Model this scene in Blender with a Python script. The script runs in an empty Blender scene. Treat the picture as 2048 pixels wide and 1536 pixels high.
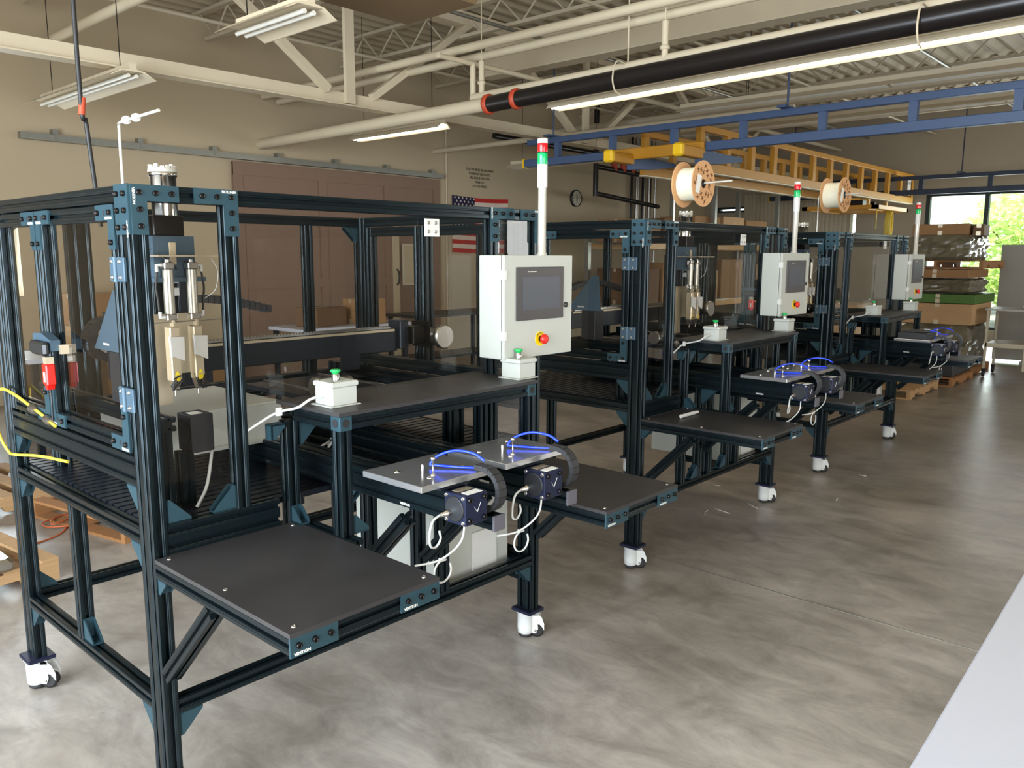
import bpy, math, random
from mathutils import Vector, Matrix
R_ = random.Random(7)
SC = bpy.context.scene
COL = SC.collection
W = .045
# ------------------------------------------------------------------ camera
YAW, PITCH, ROLL, FPX = .8335, -.1564, .003, 1629.62
CAM = Vector((-.9693, -2.2742, 1.732))
cy, sy, cp, sp = math.cos(YAW), math.sin(YAW), math.cos(PITCH), math.sin(PITCH)
F = Vector((sy*cp, cy*cp, sp)); Rt = Vector((cy, -sy, 0)); U = Rt.cross(F)
cr, sr = math.cos(ROLL), math.sin(ROLL)
Rt, U = cr*Rt + sr*U, -sr*Rt + cr*U
cam = bpy.data.cameras.new('camera'); co = bpy.data.objects.new('camera', cam); COL.objects.link(co)
co.matrix_world = Matrix(((Rt.x, U.x, -F.x, CAM.x), (Rt.y, U.y, -F.y, CAM.y), (Rt.z, U.z, -F.z, CAM.z), (0, 0, 0, 1)))
cam.sensor_width = 36; cam.lens = FPX*36/2048; cam.clip_start = .02; cam.clip_end = 200
SC.camera = co
# ------------------------------------------------------------------ world, daylight, exposure
wd = bpy.data.worlds.new('world'); SC.world = wd; wd.use_nodes = True
bg = wd.node_tree.nodes['Background']; bg.inputs[0].default_value = (.80, .90, 1, 1); bg.inputs[1].default_value = 4.0
def light(name, kind, loc, direction, energy, color, **kw):
    l = bpy.data.lights.new(name, kind); l.energy = energy; l.color = color
    for k, v in kw.items(): setattr(l, k, v)
    o = bpy.data.objects.new(name, l); COL.objects.link(o); o.location = loc
    o.rotation_euler = Vector(direction).to_track_quat('-Z', 'Y').to_euler()
    return o
light('sun', 'SUN', (0, -20, 20), (.35, .62, -1), 15, (1, .95, .85), angle=.01)
# daylight coming in through the big doorway on the left, the doorway behind the camera and the far windows, plus one added fill lamp
light('daylight_doorway', 'AREA', (-3.65, -.6, 1.85), (1, .02, -.30), 800, (.80, .90, 1), shape='RECTANGLE', size=5.8, size_y=3.3)
light('daylight_front_doorway', 'AREA', (-.85, -8.05, 1.75), (.15, 1, -.04), 290, (1, .97, .92), shape='RECTANGLE', size=5.0, size_y=3.2)
light('added_front_fill', 'AREA', (11.3, -8.05, 1.9), (-.1, 1, 0), 150, (1, .97, .90), shape='RECTANGLE', size=2.9, size_y=1.6)  # added fill lamp at an unseen opening, brightens the back of the room
light('daylight_back_window', 'AREA', (1.45, 8.42, 1.8), (0, -1, -.1), 40, (.85, .93, 1), shape='RECTANGLE', size=1.5, size_y=1.0)
light('daylight_far_window', 'AREA', (18.05, 0, 1.7), (-1, 0, -.1), 260, (.88, .95, 1), shape='RECTANGLE', size=5.6, size_y=2.4)
SC.view_settings.view_transform = 'Standard'; SC.view_settings.look = 'None'
SC.view_settings.gamma = 1; SC.view_settings.use_curve_mapping = False
SC.view_settings.exposure = 0.0
SC.cycles.max_bounces = 8; SC.cycles.transparent_max_bounces = 24; SC.cycles.glossy_bounces = 4
SC.cycles.diffuse_bounces = 4; SC.cycles.caustics_reflective = False; SC.cycles.caustics_refractive = False
SC.cycles.sample_clamp_indirect = 4

# ------------------------------------------------------------------ materials
MATS = {}
def srgb(r, g, b):
    f = lambda c: (c/255/12.92) if c/255 <= .04045 else ((c/255+.055)/1.055)**2.4
    return (f(r), f(g), f(b), 1)
def mat(name, rgb, rough=.5, metal=0, noise=None, amount=.12, emit=None, alpha=None, spec=.5, bump=0, rough_var=0, stretch=None, coat=0):
    m = bpy.data.materials.new(name); m.use_nodes = True; nt = m.node_tree; b = nt.nodes['Principled BSDF']
    c = srgb(*rgb); b.inputs['Base Color'].default_value = c; b.inputs['Roughness'].default_value = rough
    b.inputs['Metallic'].default_value = metal; b.inputs['Specular IOR Level'].default_value = spec
    if coat: b.inputs['Coat Weight'].default_value = coat
    if emit: b.inputs['Emission Color'].default_value = srgb(*emit[0]); b.inputs['Emission Strength'].default_value = emit[1]
    sc = noise or 18
    tc = nt.nodes.new('ShaderNodeTexCoord'); n = nt.nodes.new('ShaderNodeTexNoise'); n.inputs['Scale'].default_value = sc
    n.inputs['Detail'].default_value = 5
    if stretch:
        mp = nt.nodes.new('ShaderNodeMapping'); mp.inputs['Scale'].default_value = stretch
        nt.links.new(tc.outputs['Object'], mp.inputs[0]); nt.links.new(mp.outputs[0], n.inputs[0])
    else: nt.links.new(tc.outputs['Object'], n.inputs[0])
    mx = nt.nodes.new('ShaderNodeMix'); mx.data_type = 'RGBA'; mx.inputs[0].default_value = 0
    a = amount if noise else .05
    mx.inputs[6].default_value = tuple(x*(1-a) for x in c[:3])+(1,); mx.inputs[7].default_value = tuple(min(1, x*(1+a)) for x in c[:3])+(1,)
    nt.links.new(n.outputs[0], mx.inputs[0]); nt.links.new(mx.outputs[2], b.inputs['Base Color'])
    if rough_var:
        mr = nt.nodes.new('ShaderNodeMapRange'); mr.inputs[3].default_value = rough-rough_var; mr.inputs[4].default_value = rough+rough_var
        nt.links.new(n.outputs[0], mr.inputs[0]); nt.links.new(mr.outputs[0], b.inputs['Roughness'])
    if bump:
        bp = nt.nodes.new('ShaderNodeBump'); bp.inputs['Strength'].default_value = bump; bp.inputs['Distance'].default_value = .01
        nt.links.new(n.outputs[0], bp.inputs['Height']); nt.links.new(bp.outputs[0], b.inputs['Normal'])
    MATS[name] = m
    return m
def glass(name, tint, fres=1.45, haze=.0):
    m = bpy.data.materials.new(name); m.use_nodes = True; nt = m.node_tree; nt.nodes.clear()
    o = nt.nodes.new('ShaderNodeOutputMaterial'); t = nt.nodes.new('ShaderNodeBsdfTransparent'); g = nt.nodes.new('ShaderNodeBsdfGlossy')
    t.inputs[0].default_value = tint; g.inputs['Roughness'].default_value = .02; g.inputs[0].default_value = (1, 1, 1, 1)
    fr = nt.nodes.new('ShaderNodeFresnel'); fr.inputs[0].default_value = fres;  mx = nt.nodes.new('ShaderNodeMixShader')
    # only the side where the light enters reflects, so the slab does not act as a mirror from within
    ge = nt.nodes.new('ShaderNodeNewGeometry'); inv = nt.nodes.new('ShaderNodeMath'); inv.operation = 'SUBTRACT'; inv.inputs[0].default_value = 1
    mu = nt.nodes.new('ShaderNodeMath'); mu.operation = 'MULTIPLY'
    nt.links.new(ge.outputs['Backfacing'], inv.inputs[1]); nt.links.new(fr.outputs[0], mu.inputs[0]); nt.links.new(inv.outputs[0], mu.inputs[1])
    nt.links.new(mu.outputs[0], mx.inputs[0]); nt.links.new(t.outputs[0], mx.inputs[1]); nt.links.new(g.outputs[0], mx.inputs[2])
    nt.links.new(mx.outputs[0], o.inputs[0]); MATS[name] = m
    return m
mat('anodized', (26, 37, 41), .22, .6, noise=40, amount=.02)
mat('plate_blue', (46, 74, 84), .44, .5, noise=60, amount=.06)
mat('bolt_black', (46, 44, 44), .30, .9)
mat('board_black', (46, 44, 44), .46, noise=6, amount=.35, rough_var=.08, spec=.45)
mat('caster_white', (205, 206, 202), .35)
mat('rubber', (28, 27, 27), .6); mat('wheel_grey', (92, 88, 86), .45)
mat('foot_navy', (34, 38, 60), .4, .5)
mat('box_grey', (176, 178, 169), .45, noise=3, amount=.03)
mat('box_light', (178, 180, 172), .45)
mat('bezel', (62, 58, 58), .4); mat('screen', (64, 67, 74), .38, noise=3, amount=.25)
mat('red', (214, 34, 24), .3); mat('yellow', (238, 198, 10), .4); mat('green', (30, 168, 84), .35)
mat('lens_red', (200, 20, 26), .15, emit=((210, 15, 20), .12)); mat('lens_green', (15, 170, 90), .15, emit=((10, 180, 90), .12))
mat('white_plastic', (206, 205, 200), .4); mat('black_plastic', (30, 30, 31), .42)
mat('chrome', (205, 203, 198), .18, 1); mat('steel', (176, 172, 164), .32, 1, noise=30)
mat('aluminium', (206, 207, 208), .20, .85, noise=9, amount=.03)
mat('rod_white', (196, 193, 182), .3, .3)
mat('servo_navy', (33, 39, 64), .38, .5); mat('servo_dark', (34, 35, 38), .5, .3)
mat('end_grey', (82, 80, 87), .5); mat('chain_black', (38, 38, 40), .5)
mat('hose_blue', (18, 60, 220), .25); mat('hose_navy', (20, 24, 120), .3)
mat('cable_white', (190, 190, 186), .45); mat('cable_yellow', (222, 196, 60), .45); mat('cable_black', (26, 25, 25), .5)
mat('cable_orange', (190, 92, 50), .5)
mat('tan_plate', (196, 182, 156), .38, .7); mat('cyl_steel', (178, 172, 160), .32, .75)
mat('label_yellow', (240, 214, 20), .5); mat('white_label', (216, 214, 206), .5); mat('ink', (20, 20, 22), .6)
mat('wall_paint', (190, 172, 142), .75, noise=1.2, amount=.05); mat('wall_far', (168, 157, 138), .8, noise=1.5, amount=.06)
mat('deck_paint', (186, 172, 146), .6, noise=3, amount=.10); mat('truss_paint', (212, 198, 170), .55, noise=4, amount=.06)
mat('truss_far', (196, 184, 160), .6, noise=4, amount=.06)
mat('door_brown', (134, 108, 90), .6, noise=8, amount=.06); mat('galv', (150, 150, 142), .4, .7, noise=20, amount=.15)
mat('pipe_black', (34, 30, 29), .3, .2); mat('coupling', (196, 74, 44), .5)
mat('crane_blue', (64, 84, 118), .45, noise=6, amount=.05); mat('crane_navy', (34, 46, 66), .5)
mat('crane_yellow', (188, 132, 34), .45, noise=6, amount=.05); mat('bump_yellow', (244, 196, 24), .4)
mat('cardboard', (150, 112, 72), .8, noise=7, amount=.10); mat('cardboard_light', (186, 150, 108), .8, noise=7, amount=.10)
mat('cardboard_dark', (104, 76, 50), .8, noise=7, amount=.12)
mat('wood', (176, 140, 98), .75, noise=5, amount=.22, stretch=(1, 8, 8)); mat('wood_dark', (150, 104, 62), .8, noise=5, amount=.25, stretch=(1, 8, 8))
mat('wrap', (112, 104, 84), .16, noise=14, amount=.35, bump=.6, coat=.6); mat('green_box', (74, 112, 40), .5)
mat('spool_card', (196, 150, 104), .8, noise=14, amount=.10); mat('filament', (228, 222, 196), .4, noise=40, amount=.05)
mat('print_brown', (140, 96, 60), .8); mat('flag_navy', (26, 26, 62), .8); mat('flag_red', (188, 40, 34), .8); mat('flag_white', (226, 206, 190), .8)
mat('clock_face', (206, 200, 178), .5); mat('grey_cast', (140, 140, 138), .5, .3)
mat('table_white', (186, 188, 198), .35, noise=2, amount=.01); mat('cart_tan', (196, 186, 160), .5); mat('cart_top', (176, 174, 166), .45)
mat('tube_light', (255, 250, 240), .5, emit=((255, 247, 232), 9)); mat('tube_off', (220, 216, 204), .4)
mat('frame_green', (34, 44, 40), .5); mat('leaf', (160, 188, 96), .6, noise=3, amount=.4); mat('leaf_light', (214, 226, 150), .6)
mat('bark', (84, 66, 50), .9); mat('lawn', (112, 112, 100), .9, noise=1, amount=.2); mat('board_grey', (150, 146, 138), .6)
mat('inner_dark', (34, 40, 48), .35, .5); mat('teal_bracket', (66, 86, 100), .5, .4); mat('brown_box', (122, 100, 70), .7)
mat('rack_teeth', (196, 196, 196), .25, 1)
glass('clear_panel', (.955, .95, .94, 1), 1.38); glass('window_glass', (.97, .99, .98, 1), 1.3)
glass('plastic_wrap', (.80, .77, .70, 1), 1.6)
# leaves let light through
for nm in ('leaf', 'leaf_light'):
    nt = MATS[nm].node_tree; b = nt.nodes['Principled BSDF']; tr = nt.nodes.new('ShaderNodeBsdfTranslucent'); tr.inputs[0].default_value = (.72, .85, .42, 1)
    mx = nt.nodes.new('ShaderNodeMixShader'); mx.inputs[0].default_value = .4
    nt.links.new(b.outputs[0], mx.inputs[1]); nt.links.new(tr.outputs[0], mx.inputs[2]); nt.links.new(mx.outputs[0], nt.nodes['Material Output'].inputs[0])
def concrete():
    m = bpy.data.materials.new('concrete'); m.use_nodes = True; nt = m.node_tree; N = nt.nodes.new; L = nt.links.new; b = nt.nodes['Principled BSDF']
    tc = N('ShaderNodeTexCoord'); n1 = N('ShaderNodeTexNoise'); n1.inputs['Scale'].default_value = .9; n1.inputs['Detail'].default_value = 6; n1.inputs['Roughness'].default_value = .6
    n2 = N('ShaderNodeTexNoise'); n2.inputs['Scale'].default_value = 4.5; n2.inputs['Detail'].default_value = 12; n2.inputs['Roughness'].default_value = .74; n2.inputs['Distortion'].default_value = .6
    mp = N('ShaderNodeMapping'); mp.inputs['Scale'].default_value = (1.25, .62, 1); mp.inputs['Rotation'].default_value = (0, 0, .75)
    L(tc.outputs['Object'], n1.inputs[0]); L(tc.outputs['Object'], mp.inputs[0]); L(mp.outputs[0], n2.inputs[0])
    r1 = N('ShaderNodeValToRGB'); r1.color_ramp.elements[0].position = .32; r1.color_ramp.elements[1].position = .70
    r1.color_ramp.elements[0].color = srgb(138, 129, 118); r1.color_ramp.elements[1].color = srgb(182, 174, 164)
    r2 = N('ShaderNodeValToRGB'); r2.color_ramp.elements[0].position = .30; r2.color_ramp.elements[1].position = .62
    r2.color_ramp.elements[0].color = (.52, .51, .50, 1); r2.color_ramp.elements[1].color = (1.05, 1.05, 1.05, 1)
    L(n1.outputs[0], r1.inputs[0]); L(n2.outputs[0], r2.inputs[0])
    mx = N('ShaderNodeMix'); mx.data_type = 'RGBA'; mx.blend_type = 'MULTIPLY'; mx.inputs[0].default_value = 1
    L(r1.outputs[0], mx.inputs[6]); L(r2.outputs[0], mx.inputs[7])
    # scuffs: thin tyre-like arcs and scratches
    w = N('ShaderNodeTexWave'); w.wave_type = 'RINGS'; w.inputs['Scale'].default_value = .35; w.inputs['Distortion'].default_value = 9; w.inputs['Detail'].default_value = 3; w.inputs['Detail Scale'].default_value = .6
    L(tc.outputs['Object'], w.inputs[0])
    rw = N('ShaderNodeValToRGB'); rw.color_ramp.elements[0].position = .0; rw.color_ramp.elements[0].color = (.62, .62, .62, 1); rw.color_ramp.elements[1].position = .02; rw.color_ramp.elements[1].color = (1, 1, 1, 1)
    L(w.outputs[1], rw.inputs[0])
    mx2 = N('ShaderNodeMix'); mx2.data_type = 'RGBA'; mx2.blend_type = 'MULTIPLY'; mx2.inputs[0].default_value = .22
    L(mx.outputs[2], mx2.inputs[6]); L(rw.outputs[0], mx2.inputs[7])
    L(mx2.outputs[2], b.inputs['Base Color'])
    mr = N('ShaderNodeMapRange'); mr.inputs[3].default_value = .20; mr.inputs[4].default_value = .48; L(n2.outputs[0], mr.inputs[0]); L(mr.outputs[0], b.inputs['Roughness'])
    b.inputs['Specular IOR Level'].default_value = .6
    bp = N('ShaderNodeBump'); bp.inputs['Strength'].default_value = .06; bp.inputs['Distance'].default_value = .01; L(n2.outputs[0], bp.inputs['Height']); L(bp.outputs[0], b.inputs['Normal'])
    MATS['concrete'] = m
concrete()

# ------------------------------------------------------------------ mesh helpers
class MB:
    def __init__(s): s.v, s.f, s.sm = [], [], []
    def add(s, vs, fs, M=None, smooth=False):
        k = len(s.v)
        s.v += [tuple(M @ Vector(v)) if M else tuple(v) for v in vs]
        s.f += [tuple(i+k for i in f) for f in fs]; s.sm += [smooth]*len(fs)
        return s
    def box(s, x0, x1, y0, y1, z0, z1, M=None, c=0):
        if c:
            pts = []
            for z, cc in ((z0, c), (z0+c, 0), (z1-c, 0), (z1, c)):
                a, b_, d, e = x0+cc, x1-cc, y0+cc, y1-cc; q = c
                pts += [(a+q, d, z), (b_-q, d, z), (b_, d+q, z), (b_, e-q, z), (b_-q, e, z), (a+q, e, z), (a, e-q, z), (a, d+q, z)]
            fs = [tuple(range(7, -1, -1)), tuple(range(24, 32))]
            for r in range(3):
                for i in range(8): fs.append((r*8+i, r*8+(i+1) % 8, r*8+8+(i+1) % 8, r*8+8+i))
            return s.add(pts, fs, M)
        return s.add([(x0, y0, z0), (x1, y0, z0), (x1, y1, z0), (x0, y1, z0), (x0, y0, z1), (x1, y0, z1), (x1, y1, z1), (x0, y1, z1)],
                     [(3, 2, 1, 0), (4, 5, 6, 7), (0, 1, 5, 4), (1, 2, 6, 5), (2, 3, 7, 6), (3, 0, 4, 7)], M)
    def lathe(s, prof, n=20, M=None, smooth=True):   # prof: (r, z) list, axis Z
        vs, fs = [], []
        for r, z in prof:
            for i in range(n): a = 2*math.pi*i/n; vs.append((r*math.cos(a), r*math.sin(a), z))
        for k in range(len(prof)-1):
            for i in range(n): fs.append((k*n+i, k*n+(i+1) % n, (k+1)*n+(i+1) % n, (k+1)*n+i))
        s.add(vs, fs, M, smooth)
        s.add([(prof[0][0]*math.cos(2*math.pi*i/n), prof[0][0]*math.sin(2*math.pi*i/n), prof[0][1]) for i in range(n)], [tuple(range(n-1, -1, -1))], M)
        s.add([(prof[-1][0]*math.cos(2*math.pi*i/n), prof[-1][0]*math.sin(2*math.pi*i/n), prof[-1][1]) for i in range(n)], [tuple(range(n))], M)
        return s
    def cyl(s, p, q, r, n=16, r2=None):
        p, q = Vector(p), Vector(q); d = q-p; L = d.length
        M = Matrix.Translation(p) @ d.to_track_quat('Z', 'Y').to_matrix().to_4x4()
        return s.lathe([(r, 0), (r if r2 is None else r2, L)], n, M)
    def tube(s, pts, r, n=8, sub=6):
        pts = [Vector(p) for p in pts]; P = []
        if len(pts) > 2 and sub > 1:
            e = [2*pts[0]-pts[1]]+pts+[2*pts[-1]-pts[-2]]
            for i in range(1, len(e)-2):
                for k in range(sub):
                    t = k/sub; a, b, c, d = e[i-1], e[i], e[i+1], e[i+2]
                    P.append(.5*((2*b)+(c-a)*t+(2*a-5*b+4*c-d)*t*t+(3*b-a-3*c+d)*t**3))
            P.append(pts[-1])
        else: P = pts
        vs, fs = [], []; up = Vector((0, 0, 1)); prev = None
        for i, p in enumerate(P):
            t = (P[min(i+1, len(P)-1)]-P[max(i-1, 0)]).normalized()
            if prev is None: a = t.cross(up); a = t.cross(Vector((1, 0, 0))) if a.length < .1 else a
            else: a = prev-t*prev.dot(t)
            a.normalize(); prev = a; b = t.cross(a)
            for k in range(n): w = 2*math.pi*k/n; vs.append(tuple(p+r*(a*math.cos(w)+b*math.sin(w))))
        for i in range(len(P)-1):
            for k in range(n): fs.append((i*n+k, i*n+(k+1) % n, (i+1)*n+(k+1) % n, (i+1)*n+k))
        s.add(vs, fs, None, True)
        s.add(vs[:n], [tuple(range(n-1, -1, -1))]); s.add(vs[-n:], [tuple(range(n))])
        return s
    def prism(s, poly, h0, h1, axis='z', M=None):   # poly CCW in the plane, extruded along axis
        def P(a, b, h): return (a, b, h) if axis == 'z' else ((a, h, b) if axis == 'y' else (h, a, b))
        n = len(poly); vs = [P(a, b, h0) for a, b in poly]+[P(a, b, h1) for a, b in poly]
        fs = [tuple(range(n-1, -1, -1)), tuple(range(n, 2*n))]+[(i, (i+1) % n, n+(i+1) % n, n+i) for i in range(n)]
        if axis == 'y': fs = [tuple(reversed(f)) for f in fs]
        return s.add(vs, fs, M)
    def mesh(s, name, m):
        me = bpy.data.meshes.new(name); me.from_pydata(s.v, [], s.f); me.materials.append(MATS[m])
        for p, k in zip(me.polygons, s.sm): p.use_smooth = k
        me.update(); return me
    def obj(s, name, m, parent=None, loc=None): return link(name, s.mesh(name, m), parent, loc)
def link(name, me, parent=None, loc=None, rot=None):
    o = bpy.data.objects.new(name, me); COL.objects.link(o); o.parent = parent
    if loc: o.location = loc
    if rot: o.rotation_euler = rot
    return o
def tag(o, label, cat, group=None):
    o['label'] = label; o['category'] = cat
    if group: o['group'] = group
    return o
def thing(name, label, cat, loc=(0, 0, 0), group=None):
    o = bpy.data.objects.new(name, None); COL.objects.link(o); o.location = loc; o.empty_display_size = .1
    return tag(o, label, cat, group)
def structure(o): o['kind'] = 'structure'; return o
def copy_tree(o, parent=None, depth=0):
    c = o.copy(); COL.objects.link(c); c.parent = parent
    for ch in KIDS.get(o.name, []): copy_tree(ch, c)
    return c
KIDS = {}
def index_kids():
    KIDS.clear()
    for o in COL.objects:
        if o.parent: KIDS.setdefault(o.parent.name, []).append(o)
def side(L, n):       # half outline of one face of a slotted extrusion, from (0,0) to (L,0) going +s, groove inwards +t
    p = []; m = L/n
    for i in range(n):
        c = m*(i+.5); p += [(c-.0115, 0), (c-.0100, .0012), (c-.0072, .0012), (c-.005, .0032), (c-.005, .013), (c+.005, .013), (c+.005, .0032), (c+.0072, .0012), (c+.0100, .0012), (c+.0115, 0)]
    return p
def section(a, b):    # closed outline of an a x b extrusion
    na, nb = max(1, round(a/W)), max(1, round(b/W)); c = .0018; out = []
    for L, n, f in ((a, na, lambda s, t: (s, t)), (b, nb, lambda s, t: (a-t, s)), (a, na, lambda s, t: (a-s, b-t)), (b, nb, lambda s, t: (t, b-s))):
        out += [f(c, 0)]+[f(s, t) for s, t in side(L, n)]+[f(L-c, 0)]
    return out
def bar(mb, x0, x1, y0, y1, z0, z1, M=None):
    dx, dy, dz = x1-x0, y1-y0, z1-z0
    if dz >= dx and dz >= dy: mb.prism([(x0+a, y0+b) for a, b in section(dx, dy)], z0, z1, 'z', M)
    elif dx >= dy: mb.prism([(y0+a, z0+b) for a, b in section(dy, dz)], x0, x1, 'x', M)
    else: mb.prism([(x0+a, z0+b) for a, b in section(dx, dz)], y0, y1, 'y', M)
    return mb
def rail(name, x0, x1, y0, y1, z0, z1, parent, m='anodized'): return bar(MB(), x0, x1, y0, y1, z0, z1).obj(name, m, parent)
# bolt, shared mesh, head points along +Z
_b = MB(); _b.lathe([(.0078, 0), (.0078, .0072), (.0070, .0082), (.0042, .0082), (.0040, .0045)], 12)
BOLT = _b.mesh('bolt', 'bolt_black')
_b = MB(); _b.lathe([(.0066, 0), (.0062, .0026), (.0034, .0042), (.0032, .003)], 10); BOLT_S = _b.mesh('button_bolt', 'steel')
ROT = {'-y': (math.pi/2, 0, 0), 'y': (-math.pi/2, 0, 0), '-x': (0, -math.pi/2, 0), 'x': (0, math.pi/2, 0), 'z': (0, 0, 0), '-z': (math.pi, 0, 0)}
def bolt(p, n, parent, me=None): return link('bolt', me or BOLT, parent, p, ROT[n])
def text_mesh(s, size, m, name='lettering', ext=.0004, align='CENTER', spacing=1.0, bold=0):
    c = bpy.data.curves.new(name, 'FONT'); c.body = s; c.size = size; c.align_x = align; c.align_y = 'CENTER'; c.extrude = ext; c.resolution_u = 2; c.space_line = spacing; c.offset = bold
    o = bpy.data.objects.new(name, c); COL.objects.link(o); dg = bpy.context.evaluated_depsgraph_get()
    me = bpy.data.meshes.new_from_object(o.evaluated_get(dg)); me.materials.clear(); me.materials.append(MATS[m])
    bpy.data.objects.remove(o); bpy.data.curves.remove(c)
    return me
VEN = text_mesh('VENTION', .0105, 'white_label', bold=.0003)
RT = {'-y': (math.pi/2, 0, 0), '-x': (math.pi/2, 0, -math.pi/2), 'z': (0, 0, 0)}
def brand(p, n, parent, spin=0):
    o = link('lettering', VEN, parent, p); e = Matrix.Rotation(0, 4, 'Z')
    from mathutils import Euler
    o.rotation_euler = (Euler(RT[n]).to_matrix() @ Matrix.Rotation(spin, 3, 'Z')).to_euler(); return o

# ------------------------------------------------------------------ the room
YB, XF, ZD = 8.3, 18.0, 4.80
m = MB(); m.box(-3.8, XF+.2, -8.2, YB+.2, -.15, 0)
structure(m.obj('floor', 'concrete'))
# expansion joint running away across the floor
m = MB()
m.box(2.94, 2.947, -8, 8.3, 0, .0012); structure(m.obj('trim_1', 'galv'))
def wall_y(name, y0, y1, x0, x1, z1, holes, mt):
    m = MB(); xs = sorted({x0, x1}|{h[0] for h in holes}|{h[1] for h in holes})
    for a, b in zip(xs, xs[1:]):
        hs = sorted([h for h in holes if h[0] <= a+1e-6 and h[1] >= b-1e-6], key=lambda h: h[2]); z = 0
        for h in hs:
            if h[2] > z: m.box(a, b, y0, y1, z, h[2])
            z = h[3]
        m.box(a, b, y0, y1, z, z1)
    return structure(m.obj(name, mt))
def wall_x(name, x0, x1, y0, y1, z1, holes, mt):
    m = MB(); ys = sorted({y0, y1}|{h[0] for h in holes}|{h[1] for h in holes})
    for a, b in zip(ys, ys[1:]):
        hs = sorted([h for h in holes if h[0] <= a+1e-6 and h[1] >= b-1e-6], key=lambda h: h[2]); z = 0
        for h in hs:
            if h[2] > z: m.box(x0, x1, a, b, z, h[2])
            z = h[3]
        m.box(x0, x1, a, b, z, z1)
    return structure(m.obj(name, mt))
wall_y('wall_back', YB, YB+.2, -3.8, XF+.2, ZD, [(.6, 2.25, 1.25, 2.32)], 'wall_paint')
slots = [(5.75, 5.88, 2.1, 2.72), (5.05, 5.20, 2.1, 2.74), (4.55, 4.68, 2.1, 2.70)]
wall_x('wall_right', XF, XF+.2, -8.2, YB, ZD, [(-3.2, 3.12, .25, 3.04), (6.95, 8.0, 2.80, 2.94)]+slots, 'wall_far')
wall_x('wall_left', -3.8, -3.6, -8.0, YB, ZD, [(-3.6, 2.4, 0, 3.7)], 'wall_paint')
wall_y('wall_front', -8.2, -8.0, -3.8, XF, ZD, [(-3.4, 1.7, 0, 3.4), (9.8, 12.8, 1.0, 2.8)], 'wall_far')  # the right-hand opening is unseen, added for the front fill lamp
# far window frames and panes
def window_x(n, y0, y1, z0, z1, mull=()):
    f = MB(); t = .05
    f.box(XF+.03, XF+.15, y0, y1, z0, z0+t); f.box(XF+.03, XF+.15, y0, y1, z1-t, z1)
    for y in (y0+.04, y1-.04)+tuple(mull): f.box(XF+.03, XF+.15, y-.04, y+.04, z0+t, z1-t)
    w = structure(f.obj('window_%d' % n, 'frame_green')); g = MB(); g.box(XF+.085, XF+.095, y0+.08, y1-.08, z0+t, z1-t); g.obj('pane', 'window_glass', w)
window_x(1, -3.2, 3.12, .25, 3.04, (1.97, .3, -1.4)); window_x(2, 6.95, 8.0, 2.80, 2.94)
for i, s_ in enumerate(slots): g = MB(); g.box(XF+.08, XF+.09, s_[0], s_[1], s_[2], s_[3]); structure(g.obj('window_%d' % (3+i), 'window_glass'))
g = MB(); g.box(.6, 2.25, YB+.08, YB+.09, 1.25, 2.32); structure(g.obj('window_6', 'window_glass'))
# corrugated roof deck, ribs along x
m = MB(); y = -8.2; prof = []
while y < YB+.2:
    prof += [(y, ZD), (y+.06, ZD+.045), (y+.13, ZD+.045), (y+.19, ZD)]; y += .25
top = [(a, b+.02) for a, b in reversed(prof)]
vs = [(-3.8, a, b) for a, b in prof]+[(XF+.2, a, b) for a, b in prof]; n = len(prof)
m.add(vs, [(i, i+1, n+i+1, n+i) for i in range(n-1)]); m.box(-3.8, XF+.2, -8.2, YB+.2, ZD+.06, ZD+.12)
structure(m.obj('ceiling', 'deck_paint'))
# brown sliding door on its galvanised track, hanging on the back wall
d = thing('sliding_door', 'large brown panelled sliding door hanging on the back wall', 'door', (4.925, YB-.07, 0))
m = MB(); m.box(0, 3.815, .02, .05, .02, 2.99); m.obj('door_panel', 'door_brown', d)
m = MB()
for a, b in ((0, .14), (1.38, 1.52), (2.62, 2.76), (3.675, 3.815)): m.box(a, b, 0, .02, .02, 2.99)
m.box(0, 3.815, -.002, .018, 2.82, 3.0); m.box(0, 3.815, -.002, .018, .02, .22); m.box(0, 3.815, -.002, .018, 1.25, 1.38); m.obj('door_frame', 'door_brown', d)
m = MB(); m.box(2.76, 2.90, -.01, .018, .05, 2.3); m.obj('edge_strip', 'wall_paint', d)
m = MB(); m.tube([(2.84, -.012, 1.50), (2.84, -.06, 1.45), (2.84, -.06, 1.30), (2.84, -.012, 1.25)], .012); m.obj('door_handle', 'bolt_black', d)
nb = thing('notice_board', 'small pale framed notice board on the brown sliding door', 'notice board', (8.17, YB-.09, 1.58))
m = MB(); m.box(-.27, .27, -.01, .0, -.31, .31); m.obj('board', 'wall_paint', nb)
m = MB(); [m.box(*q) for q in ((-.30, .30, -.02, .0, .31, .34), (-.30, .30, -.02, .0, -.34, -.31), (-.30, -.27, -.02, .0, -.31, .31), (.27, .30, -.02, .0, -.31, .31))]; m.obj('frame', 'cart_tan', nb)
tr = thing('door_track', 'long galvanised door track bolted along the back wall', 'door track', (2.32, YB-.13, 3.0))
m = MB(); m.box(0, 6.47, .0, .08, .02, .095); m.obj('track', 'galv', tr)
for i in range(7):
    m = MB(); x = .35+i*.98; m.box(x, x+.06, .03, .129, .095, .16); m.box(x+.01, x+.05, -.012, .0, .03, .10); m.obj('track_bracket', 'galv', tr)
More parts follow.
